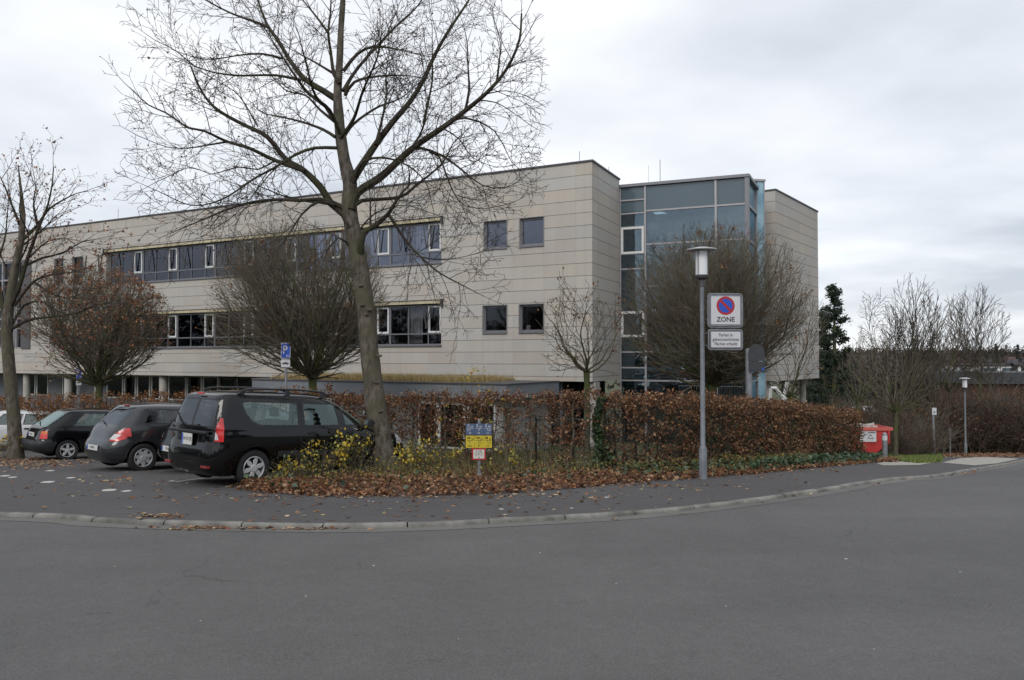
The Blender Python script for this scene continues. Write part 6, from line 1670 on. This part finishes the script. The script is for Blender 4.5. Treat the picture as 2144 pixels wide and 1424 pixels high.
HATCH = dict(L=4.0, W=.86, r=.31, wx=(.72, 3.24), belt=.98, paint=P_grey, bumper=.40, strip=(.25, .32), spokes=7, rim=M_rimA, nr=5.5, nf=4.0, rstyle=1,
    levels=[(.20, .16, 3.86, .75), (.28, .06, 3.94, .82), (.40, .0, 4.0, .85), (.55, .01, 3.98, .86), (.64, .05, 3.95, .862), (.70, .09, 3.92, .862), (.84, .14, 3.66, .858), (.93, .19, 3.36, .845), (1.00, .25, 3.05, .825), (1.12, .36, 2.84, .775), (1.25, .47, 2.60, .72), (1.36, .58, 2.34, .665), (1.42, .70, 2.14, .60), (1.455, .95, 1.90, .46), (1.475, 1.25, 1.65, .22)],
    windows=[[(.72, 1.06), (1.55, 1.04), (1.68, 1.32), (1.05, 1.345), (.86, 1.25), (.72, 1.12)], [(1.66, 1.04), (2.74, 1.04), (2.72, 1.08), (2.28, 1.29), (1.95, 1.325), (1.78, 1.325)]],
    rear_windows=[[(-.58, 1.00), (.58, 1.00), (.52, 1.37), (-.52, 1.37)]], windscreen=[(-.70, 1.02), (.70, 1.02), (.56, 1.33), (-.56, 1.33)], glass_side=[M_carglassd, M_carglass], glass_rear=M_carglassd,
    gaps=[(.95, .62, .90, 1.02), (1.60, .35, 1.62, 1.38), (2.86, .40, 2.86, .96), (1.60, .33, 2.8, .33)], rear_gaps=[(-.6, .44, .6, .44), (.62, .62, .60, .98), (-.62, .62, -.60, .98), (-.6, .62, -.6, .44), (.6, .62, .6, .44)],
    lamps=lambda p: [('tail_lamp_clear', yz([(.52, .70), (.63, .69), (.72, .80), (.60, .82)]), lambda f: f.calc_center_median().x < .5, M_tailw, .012), ('tail_lamp', yz([(.54, .66), (.70, .66), (.9, .84), (.9, 1.0), (.80, 1.0), (.62, .84)]), lambda f: f.calc_center_median().x < .40, M_tail, .010), ('headlamp', box3(3.45, 4.2, .40, .62, .82), anyf, M_head, .006)],
    mirror=(2.66, 1.03), handles=[(1.84, .86)], plate=(-.014, .50, 'PB KM 12', 1), wipers=[(.20, 0, 1.0, .30, .34, 1.06)], extra=[hatch_extra], handle_mat=P_grey)
OLD = dict(L=3.97, W=.825, r=.285, wx=(.74, 3.17), belt=.90, paint=P_blk2, bumper=.53, bumper_mat=M_plastic, strip=(.44, .49), spokes=5, rim=M_rimA, nr=8, nf=5.5,
    levels=[(.20, .14, 3.85, .72), (.26, .03, 3.93, .78), (.38, -.03, 3.97, .815), (.50, -.02, 3.96, .82), (.56, .05, 3.92, .825), (.70, .09, 3.86, .822), (.82, .13, 3.55, .812), (.88, .18, 3.20, .80), (.93, .24, 2.98, .785), (1.05, .40, 2.76, .735), (1.18, .57, 2.50, .68), (1.28, .70, 2.28, .635), (1.34, .82, 2.10, .58), (1.375, 1.05, 1.88, .45), (1.392, 1.3, 1.65, .22)],
    windows=[[(.86, .95), (1.62, .95), (1.66, 1.27), (1.16, 1.275), (1.0, 1.12)], [(1.76, .95), (2.62, .95), (2.60, .99), (2.20, 1.25), (1.80, 1.27)]],
    rear_windows=[[(-.62, .92), (.62, .92), (.54, 1.29), (-.54, 1.29)]], windscreen=[(-.68, .95), (.68, .95), (.56, 1.27), (-.56, 1.27)],
    gaps=[(1.69, .32, 1.71, 1.32), (2.78, .36, 2.78, .90), (1.69, .30, 2.78, .30)], rear_gaps=[(-.6, .58, .6, .58), (.64, .58, .62, .92), (-.64, .58, -.62, .92)],
    lamps=lambda p: [('indicator', box3(-.2, .24, .60, .72, .80), lambda f: f.calc_center_median().x < .3, M_orange, .009), ('tail_lamp', box3(-.2, .24, .60, .60, .80), anyf, M_tail, .008), ('headlamp', box3(3.6, 4.2, .42, .58, .74), anyf, M_head, .006)],
    mirror=(2.52, .97), mirror_mat=M_plastic, handles=[(1.86, .80)], plate=(.055, .685, 'PB EX 5', 1), wipers=[(.22, 0, .95, .34, .35, 1.0)])
def place_car(spec, px, Y, label, off_fwd=0, yaw=R(56), wheel_i=0, dz=0, **over):
    """put the right rear wheel where the photo shows it"""
    s = dict(spec); s.update(over); w = at(px, 950, Y); fw = Vector((math.cos(yaw), math.sin(yaw), 0)); rt = Vector((fw.y, -fw.x, 0))
    o = w - fw * s['wx'][wheel_i] - rt * (s['W'] - .09); 
    p0 = o; p1 = o + fw * s['L']; z0 = gz((o + fw * s['wx'][0]).x, (o + fw * s['wx'][0]).y); z1 = gz((o + fw * s['wx'][1]).x, (o + fw * s['wx'][1]).y)
    sl = (z1 - z0) / (s['wx'][1] - s['wx'][0]); pitch = -math.atan(sl)
    cr = gz((o + rt * .7).x, (o + rt * .7).y) - gz((o - rt * .7).x, (o - rt * .7).y)
    zz = z0 - sl * s['wx'][0] + .004
    return make_car(s, label, (o.x, o.y, zz + dz), yaw, pitch, -math.atan(cr / 1.4) * 0)
YAW = R(50)
place_car(ESTATE, 527, 13.2, 'black estate car with roof rails and tall red tail lamps, nearest of the row', yaw=YAW)
place_car(HATCH, 297, 16.7, 'anthracite grey hatchback with slanted red tail lamps and silver wheels', yaw=YAW)
place_car(HATCH, 460, 15.9, 'dark car squeezed between the grey hatchback and the black estate car', yaw=YAW, paint=P_black, bumper=.42, plate=(-.014, .50, 'PB AL 70', 1))
place_car(OLD, 139, 20.9, 'old black three door hatchback with dull plastic bumpers and orange indicators', yaw=R(46))
WH = dict(OLD); WH.update(L=4.15, paint=P_white, bumper_mat=P_white, r=.30)
place_car(WH, -25, 26.0, 'white car half hidden behind the left tree and the old black hatchback', yaw=R(20), rim=M_rimA, plate=(.055, .685, 'PB TS 33', 1))

# ================================================================ BEYOND THE HEDGE, RIGHT
def copy_tree(o, parent=None):
    c = o.copy(); COL.objects.link(c); c.parent = parent
    for ch in o.children: copy_tree(ch, c)
    return c
G2 = 'tall trees beyond the hedge'
def pine(px, Y, top_py, half_w, label, seed, name='pine_tree', sparse=1.0, cols=None, group=None):
    rng = random.Random(seed); b = at(px, 800, Y); g = Vector((b.x, Y, gz(b.x, Y))); zt = at(px, top_py, Y).z; H = zt - g.z; w = half_w / F * Y
    root = thing(name, g, label, 'tree', group); c = MB(); c.tube([g, g + Vector((0, 0, H * .5)), Vector((g.x, g.y, zt))], [.28, .18, .03], 8); c.build('trunk', M_bark_moss, root)
    P = []; br = MB(); k = 0; z = g.z + H * .18
    while z < zt:
        f = (z - g.z) / H; L = w * (1.5 - 1.36 * f ** .95) * rng.uniform(.6, 1.2); a = k * 2.4 + rng.uniform(-.4, .4); k += 1
        d = Vector((math.cos(a), math.sin(a), .25)); p = Vector((g.x, g.y, z)); q = p + d * L; br.tube([p, p + d * L * .5 + Vector((0, 0, -.05 * L)), q + Vector((0, 0, .12 * L))], [.05, .035, .012], 4)
        for j in range(3, 9):
            cc = p.lerp(q, j / 8.5) + Vector((0, 0, .1 * L * j / 8)); n = int(40 * sparse)
            cc += vrand(rng) * .12
            for _ in range(n): P.append((cc.x + rng.gauss(0, .15), cc.y + rng.gauss(0, .15), cc.z + rng.gauss(0, .13)))
        z += rng.uniform(.15, .40) * (H / 11)
    for _ in range(50): P.append((g.x + rng.gauss(0, .10), g.y + rng.gauss(0, .15), zt - rng.random() * .9))
    br.build('limbs', M_bark_moss, root); link('needles', leaves_mesh('needles', P, .24, cols or [(.022, .040, .022), (.035, .055, .03), (.015, .028, .018), (.05, .07, .04)], aspect=.35), M_green, root)
pine(1748, 58, 604, 66, 'dark evergreen pine rising just right of the stone wing', 201, group='tall trees beyond the hedge')
FS = [(.30, .95, .5, .42, .10, .03), (.22, .62, .5, .5, .12, .03), (.16, .4, .5, .6, .12, .0)]
fan_tree(1912, 44, 960, 850, (1912, 695, 62, 142), .15, 12, 'tall many stemmed bare tree in the middle of the brush', 202, name='bare_tree', spec=FS, rmin=.012, low=.8, tw=M_twig, group=G2)
fan_tree(1958, 46, 960, 840, (1955, 715, 52, 118), .13, 9, 'bare tree leaning against the right side of the tall many stemmed one', 212, name='bare_tree', spec=FS, rmin=.012, low=.75, tw=M_twiggreen, group=G2)
pine(1726, 66, 655, 60, 'lower dark evergreen tucked behind the corner of the stone wing', 213, group=G2)
fan_tree(2052, 62, 880, 790, (2045, 705, 62, 118), .14, 12, 'thin open bare tree against the sky near the right edge', 203, name='bare_tree', spec=FS, rmin=.015, low=.4, tw=M_twig, group=G2)
fan_tree(1858, 50, 940, 790, (1852, 705, 40, 105), .10, 10, 'slender birch with drooping pale twigs beside the broad bare tree', 204, name='birch_tree', spec=[(.3, .4, .5, .7, .12, -.04), (.2, .3, .6, .6, .12, -.12), (.2, .4, .5, .6, .1, -.15)], rmin=.012, low=.8, tw=M_twigred, group=G2, trunkm=mat('birch_bark', (.30, .27, .24), .8, col2=(.10, .09, .08), vscale=6))
fan_tree(1875, 31, 962, 860, (1862, 790, 82, 92), .10, 16, 'dark stemmed young tree right beside the bollard', 205, name='young_tree', spec=FS, rmin=.008, low=.3, tw=M_twiggreen, group=G2)
fan_tree(1797, 38, 930, 840, (1797, 775, 48, 80), .09, 12, 'young green stemmed tree behind the hedge end', 206, name='young_tree', spec=FS, rmin=.010, low=.5, tw=M_twiggreen, group=G2)
fan_tree(2090, 47, 950, 860, (2098, 800, 80, 70), .13, 14, 'spreading dark tree before the brick hall at the right edge', 207, name='bare_tree', spec=FS, rmin=.012, low=.15, tw=M_twig, group=G2)
fan_tree(1990, 52, 930, 820, (1990, 760, 70, 75), .12, 14, 'low dense bare tree between the broad tree and the far lamp', 208, name='bare_tree', spec=FS, rmin=.014, low=.3, tw=M_thick, group=G2)
def thicket():
    protos = []
    for v in range(3):
        rng = random.Random(300 + v); root = thing('brush', (0, 0, 0), 'x', 'bush', 'brown leafless bushes along the far verge'); S = Segs(); tips = []
        for _ in range(46):
            a = rng.uniform(0, 6.28); t = rng.uniform(0, 1.0); d = Vector((math.cos(a) * t, math.sin(a) * t, 1.0)).normalized(); p = Vector((rng.gauss(0, .35), rng.gauss(0, .35), -.1))
            grow(S, p, d, rng.uniform(1.3, 2.6), .016, 0, [(.22, .22, .5, .6, .12, .0), (.15, .25, .5, .7, .15, 0)], rng, tips, None, .007)
        link('stems', S.mesh('stems'), (M_thick, M_twigred, M_twiggreen)[v], root)
        P = [(t.x + rng.gauss(0, .06), t.y + rng.gauss(0, .06), t.z) for t in tips if rng.random() < .22]
        link('foliage', leaves_mesh('foliage', P, .085, OLDLEAF + [(.14, .09, .05)], curl=.5), M_leaf, root); protos.append(root)
    rng = random.Random(12); k = 0; used = set()
    spots = []
    for px in range(1752, 2200, 21):
        for Y in (34.5, 38.5, 44, 52):
            if px < 1870 and Y < 38: continue
            if px > 1950 and Y < 40: Y = 44.5 + rng.uniform(0, 1)
            if px > 2040 and Y > 48: continue
            spots.append((px + rng.uniform(-8, 8), Y + rng.uniform(-1.2, 1.2)))
    words = ['by the pine', 'behind the red container', 'behind the bollard', 'behind the young tree', 'left of the thin sign post', 'between sign post and far lamp', 'right of the far lamp', 'at the right edge of the view']
    kind = ['brown', 'reddish', 'greenish']
    for px, Y in spots:
        i = rng.randrange(3); o = protos[i] if i not in used else copy_tree(protos[i]); used.add(i)
        x = (px - 1072) / F * Y; s = rng.uniform(.75, 1.2) * (1 if Y < 42 else 1.25) * (.62 if Y < 37 else 1); o.location = (x, Y, gz(x, Y)); o.rotation_euler.z = rng.uniform(0, 6.28); o.scale = (s * 1.05, s * 1.05, s)
        w = words[min(7, int((px - 1745) / 52))]; row = 'front row' if Y < 37 else ('second row' if Y < 42 else ('third row' if Y < 48 else 'back row'))
        sz = 'small' if s < .85 else ('large' if s > 1.25 else 'mid sized'); o['label'] = '%s %s bush, %s of brush, %s' % (sz, kind[i], row, w); o['px'] = px
thicket()
def name_bushes():
    from collections import defaultdict
    D = defaultdict(list)
    for o in COL.objects:
        if o.name.startswith('brush') and 'px' in o.keys(): D[o['label']].append(o)
    for lab, os_ in D.items():
        os_.sort(key=lambda o: o['px'])
        for k, o in enumerate(os_):
            if len(os_) > 1: o['label'] = ('leftmost', 'second from left', 'third from left', 'fourth from left', 'fifth from left', 'sixth from left', 'seventh from left')[min(k, 6)] + ' ' + lab.replace(' of brush', '')
            del o['px']
name_bushes()
def houses():
    M_roof = mat('dark_roof', (.055, .05, .055), .8, var=.15); M_roofr = mat('red_brown_roof', (.10, .055, .045), .8, var=.15); M_w = mat('house_render', (.40, .385, .36), .9, var=.08); M_wy = mat('yellow_render', (.36, .32, .22), .9)
    L = [(2010, 250, 10, 8, 0, M_w, 'pale house with dark roof just right of the thin open tree'), (2062, 262, 12, 8, .4, M_wy, 'yellowish house with dark roof left of the dark conifer'), (2098, 240, 10, 9, .2, M_w, 'white gabled house behind the brick hall'), (2135, 285, 14, 9, -.3, M_w, 'white house highest on the slope at the right edge'), (2118, 225, 13, 8, .1, M_w, 'long white house nearest above the hall roof'), (1830, 300, 12, 8, .3, M_wy, 'small pale house far behind the pine'), (2040, 215, 16, 9, .1, M_w, 'low white block above the left end of the hall roof'), (1965, 310, 11, 8, -.2, M_wy, 'faint pale house behind the broad bare tree')]
    for k, (px, Y, w, d, yaw, m, lab) in enumerate(L):
        x = (px - 1072) / F * Y; g = Vector((x, Y, gz(x, Y))); root = thing('house', g, lab, 'house', 'houses on the far slope'); c_, s_ = math.cos(yaw), math.sin(yaw); h = 4.6 if k != 6 else 3.4
        P = lambda a, b, z: Vector((x + a * c_ - b * s_, Y + a * s_ + b * c_, g.z + z))
        c = MB(); c.hexa([P(-w / 2, 0, -3), P(w / 2, 0, -3), P(w / 2, d, -3), P(-w / 2, d, -3), P(-w / 2, 0, h), P(w / 2, 0, h), P(w / 2, d, h), P(-w / 2, d, h)])
        for a in (-w / 2, w / 2): c.face([P(a, 0, h), P(a, d, h), P(a, d / 2, h + 2.6)])
        c.build('wall', m, root)
        c = MB(); 
        for b0 in (-.5, d + .5): c.hexa([P(-w / 2 - .4, b0, h - .25), P(w / 2 + .4, b0, h - .25), P(w / 2 + .4, d / 2, h + 2.75), P(-w / 2 - .4, d / 2, h + 2.75), P(-w / 2 - .4, b0, h - .05), P(w / 2 + .4, b0, h - .05), P(w / 2 + .4, d / 2, h + 2.95), P(-w / 2 - .4, d / 2, h + 2.95)])
        rf = c.build('roof', M_roof if k % 3 else M_roofr, root); c = MB(); c.hexa([P(1, d / 2 - .4, h + 2), P(1.8, d / 2 - .4, h + 2), P(1.8, d / 2 + .4, h + 2), P(1, d / 2 + .4, h + 2), P(1, d / 2 - .4, h + 3.9), P(1.8, d / 2 - .4, h + 3.9), P(1.8, d / 2 + .4, h + 3.9), P(1, d / 2 + .4, h + 3.9)]); c.build('chimney', M_roofr, rf)
        for fl in (.9, 3.0):
            for j in range(3):
                a = -w / 2 + w * (j + .5) / 3; c = MB(); c.hexa([P(a - .6, -.05, fl), P(a + .6, -.05, fl), P(a + .6, .02, fl), P(a - .6, .02, fl), P(a - .6, -.05, fl + 1.2), P(a + .6, -.05, fl + 1.2), P(a + .6, .02, fl + 1.2), P(a - .6, .02, fl + 1.2)]); c.build('window', M_carglassd if 0 else M_spandrel, root)
    for px, Y, tp, hw, lab in ((2086, 200, 722, 9, 'dark narrow conifer above the hall roof'), (2132, 230, 722, 11, 'dark conifer before the highest white house'), (2000, 260, 732, 9, 'small dark conifer left of the far houses')):
        pine(px, Y, tp, hw, lab, px, 'conifer', .5, [(.03, .045, .035), (.04, .055, .045)], 'dark conifers on the far slope')
    # long flat hall with a dark band of roof over brick
    Y = 92; x0 = (2036 - 1072) / F * Y; x1 = x0 + 46; z1 = at(2080, 779, Y).z; zm = at(2080, 803, Y).z; g = gz(x0 + 8, Y)
    root = thing('brick_hall', (x0, Y, g), 'long flat roofed hall of dark brick with a deep grey roof band', 'building')
    c = MB(); c.box(x0, x1, Y, Y + 7, g - 2, zm); c.build('wall', mat('dark_brick', (.10, .045, .032), .9, var=.25, vscale=.7), root)
    c = MB(); c.box(x0 - .6, x1, Y - .6, Y + 7.5, zm + .01, z1); c.build('roof', mat('slate_fascia', (.06, .065, .075), .7, var=.1), root)
    c = MB(); c.box(x0 - .64, x1, Y - .64, Y - .601, zm + .02, zm + .08); c.box(x0 - .64, x1, Y - .64, Y - .601, z1 - .08, z1 + .05); c.build('roof_trim', M_alu, root)
    for j in range(5): c = MB(); a = x0 + 3 + j * 6; c.box(a, a + 2.4, Y - .05, Y + .02, g + 1.4, g + 3.2); c.build('window', M_spandrel, root)
    Y = 140; xa = (2045 - 1072) / F * Y; za = at(2070, 766, Y).z; g = gz(xa, Y); root = thing('white_block', (xa, Y, g), 'low white flat roofed block seen over the brick hall', 'building')
    c = MB(); c.box(xa, xa + 8, Y, Y + 12, g, za); c.build('wall', M_white, root); c = MB(); c.box(xa - .3, xa + 8.3, Y - .3, Y + 12.3, za, za + .3); c.build('roof', M_coping, root)
    for j in range(2): c = MB(); c.box(xa + .8 + j * 3.8, xa + 3.6 + j * 3.8, Y - .04, Y + .02, za - 1.3, za - .4); c.build('window', M_spandrel, root)
houses()
def far_wood():
    P = []; rng = random.Random(40)
    for _ in range(2600):
        Y = rng.uniform(150, 800) if rng.random() < .75 else rng.uniform(120, 260); px = rng.uniform(1690, 2280) if rng.random() < .8 else rng.uniform(-200, 2400); x = (px - 1072) / F * Y; g = gz(x, Y); h = rng.uniform(4, 9); w = h * .36
        if Y < 300 and px > 1985 and rng.random() < .6: h *= .45
        for _ in range(34):
            a = rng.uniform(0, 6.28); f = rng.random(); r = w * math.sin(math.pi * min(1, f * .85 + .15)) * rng.random() ** .5; P.append((x + r * math.cos(a), Y + r * math.sin(a), g + h * f))
    o = link('far_wood', leaves_mesh('far_wood', P, 1.25, [(.055, .045, .038), (.07, .055, .045), (.045, .045, .035), (.085, .07, .055), (.05, .045, .05)], aspect=.5), M_leaf)
    tag(o, 'leafless brown woods covering the far slope', 'woods', kind='stuff')
far_wood()
def far_cars():
    rng = random.Random(90); src = [o for o in COL.objects if o.get('label', '').startswith('white car half')][0]; k = 0
    for Y, pxs in ((100, (1700, 1722, 1748, 1772, 1800, 1826)), (88, (1735, 1765)), (108, (2105, 2130))):
        for px in pxs:
            c = copy_tree(src); x = (px - 1072) / F * Y; c.location = (x, Y, gz(x, Y) + .35); c.rotation_euler = (0, 0, R(100 + rng.uniform(-6, 6))); c['group'] = 'distant cars parked in the lower lot'
            c['label'] = ('distant pale car in the lower lot, %s' % (['hidden behind the stone wing corner', 'second from the wing', 'left under the pine', 'right under the pine', 'behind the hedge end', 'rightmost behind the young tree', 'nearer one under the pine', 'nearer one behind the slim trees', 'left one before the brick hall', 'right one before the brick hall'][k])); k += 1
far_cars()
for o in list(COL.objects):
    if o.type == 'MESH' and o.data.users == 0: bpy.data.meshes.remove(o.data)
def white_frame():
    Y = 33.5; g = gpt(1625, Y); root = thing('white_steel_frame', g, 'white slanted steel frame on the ground beneath the stone wing', 'steel frame')
    for a, b in (((1612, 842), (1614, 813)), ((1614, 813), (1626, 813)), ((1624, 813), (1652, 846)), ((1648, 800), (1640, 838))):
        c = MB(); c.tube([at(*a, Y), at(*b, Y)], .075, 4); c.build('beam', M_white, root)
white_frame()
def add_reflection_belt():
    """unseen dark belt added behind the camera to darken reflections in glass and paint"""
    rng = random.Random(71); C = curve2([(-80, 32), (-72, 0), (-52, -26), (-20, -40), (20, -40), (46, -28), (66, 0)], 100); P = []
    for _ in range(15000):
        i = rng.random() * 99; a, b = C[int(i)], C[int(i) + 1]; f = i - int(i); x, y = a[0] + (b[0] - a[0]) * f, a[1] + (b[1] - a[1]) * f
        h = 7.5 + 2 * math.sin(i * .5) + 1.2 * math.sin(i * 1.7); P.append((x + rng.gauss(0, 1.3), y + rng.gauss(0, 1.3), rng.random() * h - .5))
    o = link('added_reflection_shrubs', leaves_mesh('added_reflection_shrubs', P, 1.1, [(.05, .045, .03), (.07, .055, .04), (.04, .045, .03)], aspect=.7), M_leaf)
    tag(o, 'unseen dark shrubbery added to be mirrored in windows and car paint', 'shrubbery', kind='stuff')
add_reflection_belt()
